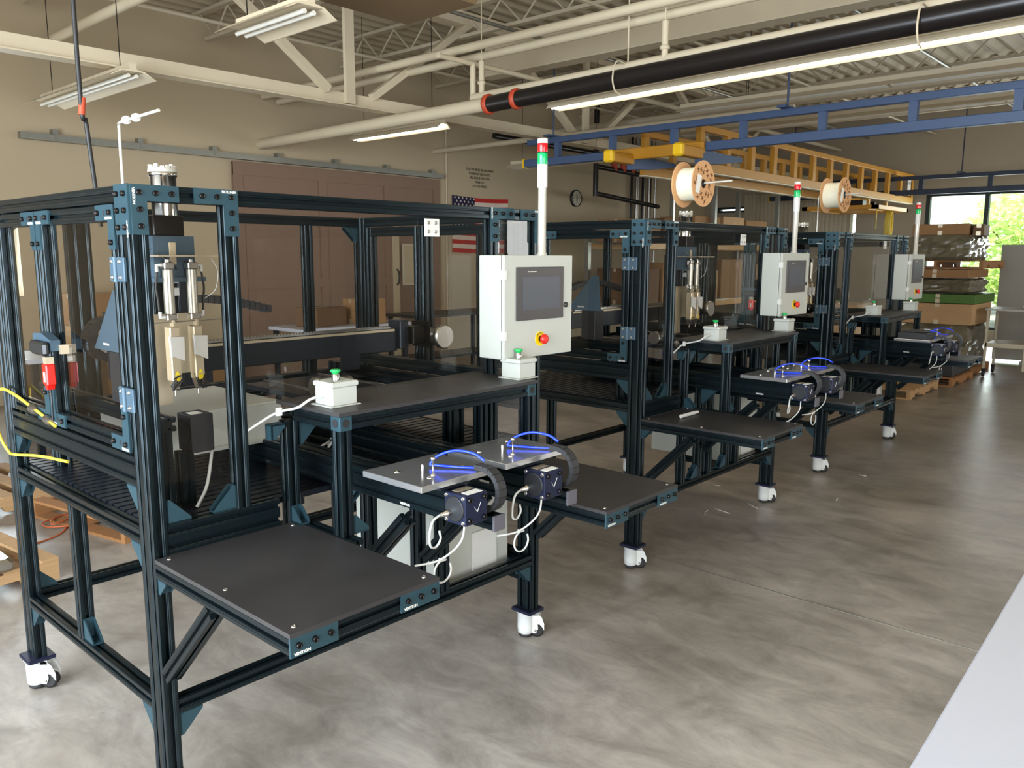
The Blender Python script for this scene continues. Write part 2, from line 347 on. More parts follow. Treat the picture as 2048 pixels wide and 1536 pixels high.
# conduits on the wall
for i, (x, z0, z1, r, lab) in enumerate(((8.95, 0, 4.2, .013, 'thin upright conduit between brown sliding door and flag'),)):
    m = MB(); m.cyl((x, YB-.02, z0), (x, YB-.02, z1), r, 8); tag(m.obj('conduit', 'truss_paint'), lab, 'conduit')
cc = thing('conduit_bundle', 'bundle of tall upright steel conduits on the wall right of the clock', 'conduit', (14.9, YB-.1, 0))
for i in range(8):
    m = MB(); x = -.42+i*.125; m.cyl((x, -.05*(i % 2), 0), (x, -.05*(i % 2), 4.3), .028, 8); m.obj('conduit', 'steel' if i % 3 else 'bolt_black', cc)
# flag, wall lettering, clock
fl = thing('flag', 'stars and stripes flag pinned flat on the back wall', 'flag', (9.08, YB-.02, 1.79))
FW, FH = 1.44, .98
def cloth(x0, x1, z0, z1, mname, name, y=0):
    m = MB(); n = 16; vs, fs = [], []
    for i in range(n+1):
        x = x0+(x1-x0)*i/n; yy = y-.008*math.sin(x*9)-.006*math.sin(x*4+1); dz = -.02*math.sin(x/FW*math.pi)
        vs += [(x, yy, z0+dz), (x, yy, z1+dz)]
    for i in range(n): fs.append((2*i, 2*i+2, 2*i+3, 2*i+1))
    m.add(vs, fs, None, True); return m.obj(name, mname, fl)
for i in range(13):
    z1 = FH*(1-i/13); cloth(.57 if i < 7 else 0, FW, FH*(1-(i+1)/13), z1, 'flag_red' if i % 2 == 0 else 'flag_white', 'stripe')
cloth(0, .57, FH*6/13, FH, 'flag_navy', 'canton')
m = MB()
for r in range(9):
    for c in range(6 if r % 2 == 0 else 5):
        x = .05+(c+(0 if r % 2 == 0 else .5))*.094; z = FH-.03-r*.058; pts = []
        for k in range(10):
            a = math.pi/2+k*math.pi/5; q = .024 if k % 2 == 0 else .010; pts.append((x+q*math.cos(a), z+q*math.sin(a)-.02*math.sin(x/FW*math.pi)))
        m.prism(pts, -.024, -.020, 'y')
m.obj('stars', 'flag_white', fl)
tm = text_mesh('TO ALL OUR SERVICE MEN AND WOMEN\nYOUR BRAVERY AND SACRIFICE\nWILL NEVER BE FORGOTTEN\nTHANK YOU\nGOD BLESS AMERICA', .062, 'ink', spacing=1.15)
for v in tm.vertices: v.co.x *= .62
o = link('wall_lettering', tm, None, (9.79, YB-.004, 3.10), RT['-y']); tag(o, 'black five line wall lettering above the flag', 'lettering')
ck = thing('wall_clock', 'round black rimmed wall clock on the back wall', 'clock', (12.58, YB, 2.895))
Mx = Matrix.Rotation(math.pi/2, 4, 'X')
m = MB(); m.lathe([(.17, 0), (.17, .05), (.155, .06), (.145, .045)], 32, Mx); m.obj('rim', 'black_plastic', ck)
m = MB(); m.lathe([(.148, .030), (.148, .047)], 32, Mx); m.obj('dial', 'clock_face', ck)
m = MB(); m.box(-.008, .008, -.054, -.050, -.02, .12); m.box(-.010, .010, -.058, -.054, -.09, .02); m.obj('hand', 'ink', ck)
m = MB()
for k in range(12): a = k*math.pi/6; m.box(-.005, .005, -.050, -.0475, .10, .125, Matrix.Rotation(a, 4, 'Y'))
m.obj('hour_marks', 'ink', ck)

# ------------------------------------------------------------------ roof steel
def truss_x(y, zb, zt, x0, x1, label, mt):
    t = thing('roof_truss', label, 'truss', (0, y, 0))
    m = MB(); m.box(x0, x1, -.01, .01, zb, zb+.136); m.box(x0, x1, -.09, .09, zb-.012, zb); m.obj('bottom_chord', mt, t)
    m = MB(); m.box(x0, x1, -.10, .10, zt, zt+.16); m.obj('top_chord', mt, t)
    xs = 4.84; k = 0
    x = xs-4.34
    while x < x1-1:
        if x > x0:
            m = MB(); m.box(x-.06, x+.06, -.06, -.01, zb+.02, zt); m.obj('web_post', mt, t)
        for s_ in (1, -1):
            a = Vector((x+.30*s_, -.05, zb+.13)); b = Vector((x+1.85*s_, -.05, zt+.02)); L = (b-a).length
            if x0 < a.x < x1 and x0 < b.x < x1:
                M = Matrix.Translation(a) @ (b-a).to_track_quat('Z', 'Y').to_matrix().to_4x4(); m = MB(); m.box(-.045, .045, -.04, .04, 0, L, M); m.obj('web_brace', mt, t)
        x += 4.34
truss_x(5.5, 3.385, 4.58, -3.6, XF, 'cream painted roof truss nearest the back wall', 'truss_paint')
truss_x(-2.2, 3.75, 4.58, 6, XF, 'cream painted roof truss over the room, away from the back wall', 'truss_far')
def joist(x, y0, y1, zt, label):
    t = thing('bar_joist', label, 'joist', (x, 0, 0), 'open web roof joists')
    m = MB(); m.box(-.05, .05, y0, y1, zt-.04, zt); m.obj('top_chord', 'truss_far', t)
    m = MB(); m.box(-.04, .04, y0+.4, y1-.4, zt-.38, zt-.34); m.obj('bottom_chord', 'truss_far', t)
    m = MB(); y = y0+.2; k = 0
    while y < y1-.5: m.cyl((0, y, zt-.04 if k % 2 == 0 else zt-.36), (0, y+.33, zt-.36 if k % 2 == 0 else zt-.04), .012, 6); y += .33; k += 1
    m.obj('web', 'truss_far', t)
for i, x in enumerate([2.4, 4.48, 6.54, 8.4, 10.3, 12.2, 14.1, 16.0]):
    joist(x, -8, YB, ZD-.02, '%s pale open web roof joist counted from the left, under the roof deck' % ('first', 'second', 'third', 'fourth', 'fifth', 'sixth', 'seventh', 'eighth')[i])
m = MB(); m.box(-.11, .11, -8, 5.4, 0, .02); m.box(-.01, .01, -8, 5.4, .02, .40); m.box(-.11, .11, -8, 5.4, .40, .42)
o = m.obj('roof_beam', 'truss_paint', None, (6.95, 0, 3.98)); tag(o, 'deep cream steel roof beam above the long black pipe', 'beam')
# pipes along y
def pipe(x, y0, y1, z, r, mt, label, name='pipe'):
    t = thing(name, label, 'pipe', (x, y0, z)); m = MB(); m.cyl((0, 0, 0), (0, y1-y0, 0), r, 16); m.obj('pipe_run', mt, t)
    return t
p = thing('pipe', 'thick cream pipe running from the back wall to the black section', 'pipe', (5.4, 3.85, 3.29))
m = MB(); m.cyl((0, 0, 0), (0, YB-3.85, -.03), .070, 18); m.obj('pipe_run', 'truss_paint', p)
p = thing('pipe', 'long thick black pipe with two orange couplings under the roof', 'pipe', (5.4, 3.85, 3.285))
m = MB(); m.cyl((0, 0, 0), (0, -11.8, .20), .084, 20); m.obj('pipe_run', 'pipe_black', p)
for y in (-.03, -.42): m = MB(); m.lathe([(.082, 0), (.102, .01), (.102, .05), (.082, .06)], 18, Matrix.Translation((0, y, .001-y*.017)) @ Matrix.Rotation(-math.pi/2, 4, 'X')); m.obj('coupling', 'coupling', p)
p = thing('pipe', 'slimmer cream pipe lying just above the long black pipe', 'pipe', (5.52, 4.2, 3.40))
m = MB(); m.cyl((0, 0, 0), (0, -12.2, .19), .052, 16); m.cyl((0, 0, 0), (0, 0, .36), .032, 12); m.cyl((-.5, 0, .36), (2.2, 0, .36), .028, 12); m.obj('pipe_run', 'truss_paint', p)
for y in (-.15, -2.4, -4.8): m = MB(); m.cyl((-.02, y, .04), (-.02, y, .36), .030, 10); m.cyl((-.02, y, .36), (-.02, y, ZD-3.42), .006, 6); m.lathe([(.03, 0), (.045, .01), (.045, .03), (.03, .04)], 12, Matrix.Translation((-.02, y, .12))); m.obj('drop', 'truss_paint', p)
for y in (2.2, -.35, -2.6):
    m = MB(); m.cyl((.0, y-4.2, .0), (.0, y-4.2, ZD-3.42), .007, 6); m.tube([(.0, y-4.2, .05), (-.17, y-4.2, .06), (-.235, y-4.2, -.08), (-.20, y-4.2, -.19), (-.12, y-4.2, -.22)], .008, 6); m.obj('hanger', 'truss_paint', p)
pipe(2.48, -8, YB, 3.98, .05, 'truss_paint', 'cream pipe crossing the top left ceiling corner')
pipe(5.42, -8, 8.2, 3.9, .045, 'truss_paint', 'left of two cream pipes over the truss'); pipe(5.66, -8, 8.2, 3.86, .045, 'truss_paint', 'right of two cream pipes over the truss')
pipe(8.69, 2.0, YB, 3.47, .04, 'truss_paint', 'cream pipe ending in the back wall above the flag')
pipe(10.6, -8, YB, 3.9, .05, 'truss_far', 'cream pipe behind the blue crane runway')
m = MB(); m.cyl((-3.6, 7.4, 3.9), (XF, 7.4, 3.9), .03, 8); tag(m.obj('cross_pipe', 'truss_far'), 'thin cross pipe near the back wall above the truss', 'pipe')
m = MB(); m.cyl((8.8, 7.0, 3.62), (XF, 7.0, 3.52), .05, 8); tag(m.obj('cross_pipe', 'pipe_black'), 'dark pipe run high behind the crane bridge', 'pipe')
m = MB(); m.cyl((8.8, 5.0, 4.1), (XF, 5.0, 4.1), .04, 8); tag(m.obj('cross_pipe', 'truss_far'), 'pale pipe high behind the crane bridge', 'pipe')
for i, (y, z, r, lab) in enumerate(((3.0, 4.25, .018, 'thin cross conduit under the deck in front of the roof truss'), (4.4, 4.3, .022, 'thin cross conduit under the deck just before the roof truss'), (6.6, 4.28, .02, 'thin cross conduit under the deck between truss and back wall'), (1.2, 4.32, .02, 'thin cross conduit high above the machines'))):
    m = MB(); m.cyl((1.5, y, z), (XF, y, z), r, 8); tag(m.obj('conduit', 'galv' if i % 2 else 'truss_far'), lab, 'conduit')
t = thing('pipe_manifold', 'dark drop pipes and valves hanging beside the conduit bundle', 'pipe', (12.4, 7.2, 3.2))
m = MB(); m.tube([(-.6, 0, 1.72), (-.6, 0, -.35)], .05); m.tube([(-.6, 0, .2), (.9, 0, .15)], .05); m.tube([(-.6, 0, -.3), (1.6, 0, -.45)], .045); m.obj('pipes', 'pipe_black', t)
for q in (.0, .3, .6): m = MB(); m.cyl((q, 0, .16), (q, 0, .5), .06, 10); m.obj('valve', 'coupling', t)
# light fixtures
def fixture(x, y0, y1, z, lit, label, wide=.11):
    t = thing('strip_light', label, 'light', (x, y0, z)); L = y1-y0; n = max(1, round(L/2.5)); 
    m = MB(); m.prism([(-wide, .0), (-wide*.5, .06), (-.03, .07), (-.03, .12), (.03, .12), (.03, .07), (wide*.5, .06), (wide, .0), (wide-.01, .0), (wide*.5-.01, .05), (-wide*.5+.01, .05), (-wide+.01, .0)], 0, L, 'y'); m.obj('reflector', 'truss_paint', t)
    for i in range(n):
        a = L*i/n+.02; b = L*(i+1)/n-.02
        for s_ in (-.035, .035): m = MB(); m.cyl((s_, a, .018), (s_, b, .018), .016, 10); m.obj('tube', 'tube_light' if lit else 'tube_off', t)
    for yy in (L*.12, L*.88): m = MB(); m.cyl((0, yy, .12), (0, yy, ZD-z-.02), .004, 5); m.obj('hanger', 'bolt_black', t)
    return t
FX = fixture(5.72, -4.4, 3.25, 3.33, True, 'long lit strip light beside the black pipe'); FX.rotation_euler = (-.0170, 0, 0)
fixture(5.98, 5.15, 6.9, 3.24, True, 'short lit strip light near the brown sliding door')
fixture(2.28, 5.1, 7.25, 3.24, False, 'unlit reflector light beneath the truss at upper left', .2)
fixture(2.22, 2.35, 3.22, 3.24, False, 'unlit reflector light at the top beside the brown hanging box', .2)
fixture(9.3, -4.4, 3.9, 3.68, False, 'long unlit strip light behind the blue runway', .16)
fixture(11.5, -4.4, 5.2, 3.72, False, 'unlit strip light above the far wrapped stacks', .16)
fixture(9.0, 4.9, 6.8, 3.1, False, 'unlit strip light beyond the end of the blue runway', .16)
hb = thing('air_cleaner', 'brown box shaped air cleaner hanging at the top', 'air cleaner', (2.61, 2.06, 3.5))
m = MB(); m.box(0, .82, 0, .78, 0, .55, None, .01); m.obj('housing', 'brown_box', hb)
m = MB(); [m.cyl((a, b, .55), (a, b, ZD-3.52), .006, 6) for a in (.1, .72) for b in (.1, .68)]; m.obj('hanger', 'bolt_black', hb)
# air hose dropping from the ceiling
h = thing('air_hose', 'black air hose dropping from the ceiling behind the nearest machine', 'hose', (.44, 1.4, 2.0))
m = MB(); m.tube([(.30, 1.2, 2.93), (.12, .3, 2.88), (.0, .0, 2.7), (-.02, -.01, .52), (.0, 0, .26), (.04, .03, -.15)], .009); m.obj('tube', 'cable_black', h)
m = MB(); m.cyl((-.02, -.01, .30), (-.01, -.005, .37), .013, 8); m.obj('fitting', 'coupling', h)

# ------------------------------------------------------------------ overhead crane
XR = 7.9
def runway(x, y0, y1, zb, mt, label, step, yv):
    t = thing('crane_runway', label, 'crane runway', (x, 0, 0))
    m = MB(); m.box(-.045, .045, y0, y1, zb, zb+.10, None, .006); m.obj('lower_rail', mt, t)
    m = MB(); m.box(-.04, .04, y0, y1-.05, zb+.29, zb+.365, None, .005); m.obj('upper_rail', mt, t)
    y = yv
    while y > y0: m = MB(); m.box(-.035, .035, y-.04, y+.04, zb+.10, zb+.29); m.obj('post', mt, t); y -= step
    for yy in (y1-.5, y1-3.8, y1-7.4): m = MB(); m.cyl((0, yy, zb+.36), (0, yy, ZD-.02), .012, 6); m.box(-.16, .16, yy-.05, yy+.05, zb+.365, zb+.39); m.obj('hanger', mt, t)
    m = MB(); m.box(-.05, .05, y1, y1+.02, zb-.01, zb+.11); m.obj('end_stop', 'bump_yellow', t)
runway(XR, -8, 5.53, 2.955, 'crane_blue', 'near blue crane runway of two rails joined by posts', .905, 4.95)
runway(16.5, -8, 5.9, 2.93, 'crane_navy', 'far navy crane runway over the big window', 1.2, 5.2)
def bridge(y, x0, x1, label):
    t = thing('crane_bridge', label, 'crane bridge', (x0, y, 2.80)); L = x1-x0
    m = MB(); m.box(0, L, -.04, .04, .03, .15, None, .006); m.obj('lower_rail', 'crane_yellow', t)
    m = MB(); m.box(0, L, -.045, .045, .012, .03); m.obj('rail_lip', 'truss_paint', t)
    m = MB(); m.box(0, L, -.04, .04, .54, .62, None, .006); m.obj('upper_rail', 'crane_yellow', t)
    n = 12
    for i in range(n+1): m = MB(); x = .06+i*(L-.12)/n; m.box(x-.055, x+.055, -.035, .035, .15, .54); m.obj('post', 'crane_yellow', t)
    return t
b1 = bridge(3.3, 8.75, 17.6, 'nearer yellow girder of the crane bridge')
m = MB(); m.box(8.42, 8.62, -.048, -.041, .18, .52); m.obj('sign_plate', 'white_label', b1)
link('lettering', text_mesh('GORBEL', .07, 'ink'), b1, (8.52, -.0485, .42), RT['-y'])
b2 = bridge(4.15, 8.75, 17.6, 'yellow crane bridge girder behind the nearer one')
et = thing('end_truck', 'yellow end truck clasping the near blue runway', 'end truck', (XR, 3.2, 2.86))
m = MB(); m.box(-.11, -.05, -.52, .86, .06, .20, None, .01); m.obj('carriage', 'crane_yellow', et)
for y in (.50, -.46):
    m = MB(); m.box(-.52, -.09, y-.06, y+.06, .0, .12, None, .01); a = m.obj('bumper_arm', 'crane_yellow', et)
    m = MB(); m.box(-.60, -.515, y-.065, y+.065, -.01, .14, None, .02); m.obj('bumper', 'bump_yellow', a)
    m = MB(); m.prism([(-.10, .10), (-.10, -.06), (.42, -.02), (.9, .04), (.9, .09)], y-.05, y+.05, 'y'); m.obj('hanger_plate', 'crane_blue', et)
ho = thing('hoist_trolley', 'yellow hoist trolley with coiled yellow cable under the bridge', 'hoist', (15.6, 3.7, 2.6))
m = MB(); m.box(-.9, .9, -.7, -.6, .0, .07); m.box(-.9, -.8, -.7, .7, 0, .07); m.box(.8, .9, -.7, .7, 0, .07); m.box(-.9, .9, .6, .7, 0, .07); [m.box(q-.04, q+.04, w_, w_+.04, .07, .20) for q in (-.5, .5) for w_ in (-.42, .43)]; m.box(-.54, .54, -.42, .47, .0, .07); m.obj('trolley_frame', 'crane_yellow', ho)
m = MB(); m.box(-.5, -.3, -.3, .3, .05, .19); m.cyl((.2, -.3, .12), (.2, .3, .12), .07, 12); m.obj('drive', 'bolt_black', ho)
m = MB()
for k in range(7):
    q = .10+.012*k; m.tube([(.42+.02*k+q*math.sin(a)*.75, -.55+.02*k, -.24-.24*math.cos(a)*(1+.03*k)) for a in [i*math.pi/8 for i in range(17)]], .009, 6, 2)
m.obj('coiled_cable', 'cable_yellow', ho); m = MB(); m.tube([(-.6, -.6, 0), (-.75, -.65, -.25), (-.6, -.6, -.35)], .008, 6); m.obj('cable_end', 'cable_yellow', ho)

# ------------------------------------------------------------------ machines (built once at the origin, front-left corner of the frame)
ZT, MW, MD, ZP = 1.92, 1.718, 1.25, .13
def gusset(px, py, pz, ax, bx, parent, s=.075, w=.036):
    """angle bracket: corner at p, legs along unit vectors ax and bx"""
    a, b = Vector(ax), Vector(bx); n = a.cross(b); p = Vector((px, py, pz)); m = MB(); h = w/2
    def tri(o0, o1):
        P = [p+n*o0, p+a*s+n*o0, p+a*s+b*.012+n*o0, p+a*.012+b*s+n*o0, p+b*s+n*o0]; Q = [q+n*(o1-o0) for q in P]
        m.add([tuple(v) for v in P+Q], [(4, 3, 2, 1, 0), (5, 6, 7, 8, 9)]+[(i, (i+1) % 5, 5+(i+1) % 5, 5+i) for i in range(5)])
    tri(-h, -h+.004); tri(h-.004, h); 
    def slab(u, v):
        P = [p-n*h, p+u*s-n*h, p+u*s+v*.006-n*h, p+v*.006-n*h]; Q = [q+n*w for q in P]
        m.add([tuple(x) for x in P+Q], [(0, 1, 2, 3), (7, 6, 5, 4)]+[(i, 4+i, 4+(i+1) % 4, (i+1) % 4) for i in range(4)])
    slab(a, b); slab(b, a)
    return m.obj('gusset_bracket', 'plate_blue', parent)
def brace(name, p, q, w, parent, mt='anodized'):
    p, q = Vector(p), Vector(q); d = (q-p).normalized(); side_ = Vector((1, 0, 0)); up = d.cross(side_)
    M = Matrix((( side_.x, up.x, d.x, p.x), (side_.y, up.y, d.y, p.y), (side_.z, up.z, d.z, p.z), (0, 0, 0, 1)))
    m = MB(); m.prism([(a-W/2, b-W/2) for a, b in section(W, W)], 0, (q-p).length, 'z', M); return m.obj(name, mt, parent)
def lplate(poly, face, off, bolts, parent, t=.006, lab=None, spin=0, name='corner_plate', small=False):
    """flat plate; poly in (x,z) for -y faces or (y,z) for -x faces"""
    m = MB()
    if face == '-y': m.prism(poly, off-t, off, 'y')
    else: m.prism([(a, b) for a, b in poly], off-t, off, 'x')
    o = m.obj(name, 'plate_blue', parent)
    for a, b in bolts: bolt((a, off-t, b) if face == '-y' else (off-t, a, b), face, o, None)
    if lab: brand((lab[0], off-t-.0005, lab[1]) if face == '-y' else (off-t-.0005, lab[0], lab[1]), face, o, spin)
    return o
def build_machine():
    T = thing('assembly_machine', 'nearest of the three glass enclosed assembly machines, in the left foreground', 'machine', group='glass enclosed assembly machines in a row')
    # posts and casters
    for x, y in ((0, 0), (MW-W, 0), (0, MD-.09), (MW-W, MD-.09)):
        rail('corner_post', x, x+W, y, y+.09, ZP+.012, ZT, T)
        m = MB(); m.box(x-.028, x+W+.028, y-.012, y+.102, ZP-.004, ZP+.012, None, .003); m.obj('foot_plate', 'foot_navy', T)
        cx, cyy = x+W/2, y+W; m = MB()
        m.lathe([(.030, .020), (.036, .024), (.038, .05), (.038, .118), (.044, .122), (.044, .126)], 22, Matrix.Translation((cx-.008, cyy, 0)))
        fork = [(-.02, .05), (.026, .022), (.038, .024), (.046, .044), (.044, .066), (.054, .064), (.064, .052), (.074, .034), (.074, .066), (.062, .098), (.040, .120), (-.02, .122)]
        for yy in (-.026, .021): m.prism([(cx+a_, b_) for a_, b_ in fork], cyy+yy, cyy+yy+.005, 'y')
        m.box(cx-.02, cx+.046, cyy-.026, cyy+.026, .106, .124)
        c = m.obj('caster', 'caster_white', T)
        for q in (-.019, .004): m = MB(); m.lathe([(.022, 0), (.030, .003), (.030, .012), (.022, .015)], 22, Matrix.Translation((cx+.044, cyy+q, .0305)) @ Matrix.Rotation(-math.pi/2, 4, 'X')); m.obj('wheel', 'rubber', c)
        m = MB(); m.cyl((cx+.044, cyy-.006, .0305), (cx+.044, cyy+.006, .0305), .024, 18); m.obj('hub', 'wheel_grey', c)
        m = MB(); m.lathe([(.030, .006), (.033, .012), (.030, .022)], 20, Matrix.Translation((cx-.008, cyy, 0))); m.obj('leveling_pad', 'rubber', c)
        bolt((cx+.034, cyy-.026, .036), '-y', c, BOLT_S)
        c.matrix_local = Matrix.Translation((cx, cyy, 0)) @ Matrix.Rotation(-.75, 4, 'Z') @ Matrix.Translation((-cx, -cyy, 0))
    zb = .36
    for a in ((W, MW-W, 0, W, zb, zb+W), (W, MW-W, MD-W, MD, zb, zb+W), (0, W, .09, MD-.09, zb, zb+W), (MW-W, MW, .09, MD-.09, zb, zb+W)): rail('base_rail', *a, T)
    for x in (0, MW-W): rail('side_post', x, x+W, .62, .665, zb+W, .885, T)
    for a in ((0, W, .09, MD-.09, .885, .93), (MW-W, MW, .09, MD-.09, .885, .93), (W, MW-W, MD-W, MD, .885, .93)): rail('deck_rail', *a, T)
    for a in ((0, W, .09, MD-.09, 1.06, 1.15), (MW-W, MW, .09, MD-.09, 1.06, 1.15), (W, MW-W, MD-W, MD, 1.06, 1.15)): rail('wide_rail', *a, T)
    rail('front_sill', W, .415, 0, W, .86, .95, T); rail('front_sill', 1.31, MW-W, 0, W, .86, .95, T)
    # slatted deck
    m = MB(); y = .06
    while y < 1.20: m.box(W, MW-W, y, y+.034, .915, .935); y += .048
    m.box(.5, .54, .05, 1.2, .895, .915); m.box(1.2, 1.24, .05, 1.2, .895, .915)
    m.obj('slatted_deck', 'inner_dark', T)
    # top frame
    for a in ((W, MW-W, 0, W, ZT-W, ZT), (W, MW-W, MD-W, MD, ZT-W, ZT), (0, W, .09, MD-.09, ZT-W, ZT), (MW-W, MW, .09, MD-.09, ZT-W, ZT)): rail('top_rail', *a, T)
    rail('back_post', 1.35, 1.395, MD-W, MD, .93, ZT-W, T); rail('back_post', .26, .35, MD-W, MD, .93, ZT-W, T)
    rail('front_post', .270, .315, 0, W, .95, ZT-W, T); rail('front_post', 1.405, 1.45, 0, W, .95, ZT-W, T)
    # clear panels
    def pane(*a): m = MB(); m.box(*a); return m.obj('clear_panel', 'clear_panel', T)
    pane(W, .270, .018, .023, .95, ZT-W); pane(.315, 1.405, .018, .023, 1.262, ZT-W); pane(1.45, MW-W, .018, .023, .95, ZT-W)
    pane(.315, .455, .018, .023, .95, 1.262); pane(W, MW-W, MD-.027, MD-.022, 1.15, ZT-W)
    # doors on both end faces
    for x0 in (0, MW-W):
        hand = (x0 == 0)
        for (y0, y1) in ((.10, .725), (.73, 1.15)):
            m = MB(); bar(m, x0, x0+W, y0, y0+W, 1.16, 1.87); bar(m, x0, x0+W, y1-W, y1, 1.16, 1.87)
            bar(m, x0, x0+W, y0+W, y1-W, 1.16, 1.205); bar(m, x0, x0+W, y0+W, y1-W, 1.825, 1.87)
            d = m.obj('door', 'anodized', T)
            m = MB(); m.box(x0+.018, x0+.023, y0+W, y1-W, 1.205, 1.825); m.obj('clear_panel', 'clear_panel', d)
            if hand:
                A = .125
                for (yc, sy_) in ((y0, 1), (y1, -1)):
                    for (zc, sz) in ((1.87, -1), (1.16, 1)):
                        if y0 > .5 and sy_ < 0: continue
                        P = [(0, 0), (A, 0), (A, .043), (.043, .043), (.043, A), (0, A)]; poly = [(yc+sy_*a, zc+sz*b) for a, b in P]
                        if sy_*sz < 0: poly.reverse()
                        m = MB(); m.prism(poly, -.006, 0, 'x'); pl = m.obj('corner_plate', 'plate_blue', d)
                        for a, b in ((.022, .105), (.022, .022), (.105, .022)): bolt((-.006, yc+sy_*a, zc+sz*b), '-x', pl)
                        m = MB(); m.box(-.0065, -.0058, yc+sy_*.058, yc+sy_*.068, zc+sz*.016, zc+sz*.030); m.obj('slot', 'ink', pl)
                        brand((-.0065, yc+sy_*.035, zc+sz*.038) if sz < 0 else (-.0065, yc+sy_*.03, zc+sz*.006), '-x', pl)
                if y0 < .5:
                    for z in (1.69, 1.32):
                        m = MB(); m.box(-.010, 0, .045, .095, z-.035, z+.035, None, .002); m.box(-.010, 0, .102, .140, z-.035, z+.035, None, .002); m.cyl((-.010, .098, z-.035), (-.010, .098, z+.035), .008, 10); hg = m.obj('hinge', 'teal_bracket', d)
                        for yy in (.07, .122):
                            for zz in (-.022, .022): bolt((-.010, yy, z+zz), '-x', hg, BOLT_S)
            else:
                for zc in (1.69, 1.32):
                    if y0 < .5: m = MB(); m.box(MW, MW+.01, .05, .14, zc-.035, zc+.035, None, .002); m.obj('hinge', 'teal_bracket', d)
    # latch handle and red interlock on the left end face
    lt = MB(); lt.prism([(.60, 1.455), (.60, 1.42), (.72, 1.41), (.76, 1.43), (.76, 1.47), (.68, 1.475)], -.03, 0, 'x'); lt = lt.obj('latch_body', 'teal_bracket', T)
    m = MB(); m.box(-.052, -.03, .60, .74, 1.405, 1.45, None, .008); m.obj('grip', 'black_plastic', lt)
    m = MB(); m.box(-.006, .02, .585, .60, 1.41, 1.44); m.obj('striker', 'tan_plate', lt)
    m = MB(); m.box(-.032, -.002, .655, .695, 1.30, 1.372, None, .004); m.prism([(.660, 1.300), (.668, 1.285), (.682, 1.285), (.690, 1.300)], -.028, -.006, 'x'); il = m.obj('door_interlock', 'red', T)
    m = MB(); m.box(-.028, -.004, .660, .690, 1.372, 1.395); m.obj('actuator', 'tan_plate', il)
    m = MB(); m.box(-.0335, -.032, .667, .680, 1.312, 1.345); m.obj('sticker', 'white_label', il)
    m = MB(); m.tube([(-.017, .675, 1.286), (-.017, .672, 1.24), (-.020, .670, 1.18)], .003); m.obj('lead', 'cable_black', il)
    # top corner plates with bolts, left face and front face
    lplate([(0, ZT+.001), (0, 1.785), (.088, 1.785), (.088, ZT+.001)], '-x', 0, [(a, b) for a in (.022, .067) for b in (1.895, 1.85, 1.805)], T, lab=(.012, 1.80), spin=math.pi/2)
    lplate([(0, ZT), (0, 1.785), (.044, 1.785), (.044, 1.876), (.135, 1.876), (.135, ZT)], '-y', 0, [(.022, 1.898), (.0675, 1.898), (.1125, 1.898), (.022, 1.853), (.022, 1.808)], T, lab=(.008, 1.888), spin=-math.pi/2)
    lplate([(.315, 1.785), (.315, ZT), (.18, ZT), (.18, 1.876), (.271, 1.876), (.271, 1.785)], '-y', 0, [(.292, 1.898), (.2475, 1.898), (.2025, 1.898), (.292, 1.853), (.292, 1.808)], T, lab=(.287, 1.914), spin=math.pi)
    lplate([(1.405, ZT), (1.405, 1.785), (1.449, 1.785), (1.449, 1.876), (1.54, 1.876), (1.54, ZT)], '-y', 0, [(1.427, 1.898), (1.4725, 1.898), (1.5175, 1.898), (1.427, 1.853), (1.427, 1.808)], T, lab=(1.409, 1.898), spin=math.pi/2)
    lplate([(MW, 1.785), (MW, ZT), (1.583, ZT), (1.583, 1.876), (MW-.044, 1.876), (MW-.044, 1.785)], '-y', 0, [(1.61, 1.898), (1.655, 1.898), (1.70, 1.898), (1.70, 1.853), (1.70, 1.808)], T, lab=(1.69, 1.914), spin=math.pi)
    # gussets
    for a in ((W/2, .09, .885, (0, 1, 0), (0, 0, -1)), (W/2, MD-.09, .885, (0, -1, 0), (0, 0, -1)), (W/2, .09, 1.06, (0, 1, 0), (0, 0, -1)), (W/2, .09, zb, (0, 1, 0), (0, 0, -1)), (W/2, MD-.09, zb, (0, -1, 0), (0, 0, -1)),
              (W, W/2, zb, (1, 0, 0), (0, 0, -1)), (MW-W, W/2, zb, (-1, 0, 0), (0, 0, -1)), (W, MD-W/2, zb+W, (1, 0, 0), (0, 0, 1)), (W/2, .62, zb+W, (0, -1, 0), (0, 0, 1)), (MW-W/2, .09, zb, (0, 1, 0), (0, 0, -1)),
              (MW-W/2, .09, .885, (0, 1, 0), (0, 0, -1)), (.270, W/2, .95, (-1, 0, 0), (0, 0, 1)), (W, W/2, .95, (1, 0, 0), (0, 0, 1)), (W/2, MD-.09, 1.06, (0, -1, 0), (0, 0, -1)), (W, MD-W/2, ZT-W, (1, 0, 0), (0, 0, -1)), (MW-W, MD-W/2, ZT-W, (-1, 0, 0), (0, 0, -1))): gusset(*a, T)
    # work table over the slides
    zt = 1.257
    m = MB(); m.box(.472, 1.398, -.258, .09, zt-.012, zt); m.obj('table_top', 'board_black', T)
    zr = zt-.012; rail('table_rail', .52, 1.345, -.255, -.21, zr-W, zr, T); rail('table_rail', .475, .52, -.21, .0, zr-W, zr, T); rail('table_rail', 1.345, 1.39, -.21, .0, zr-W, zr, T); rail('table_rail', .52, 1.345, .045, .09, zr-W, zr, T)
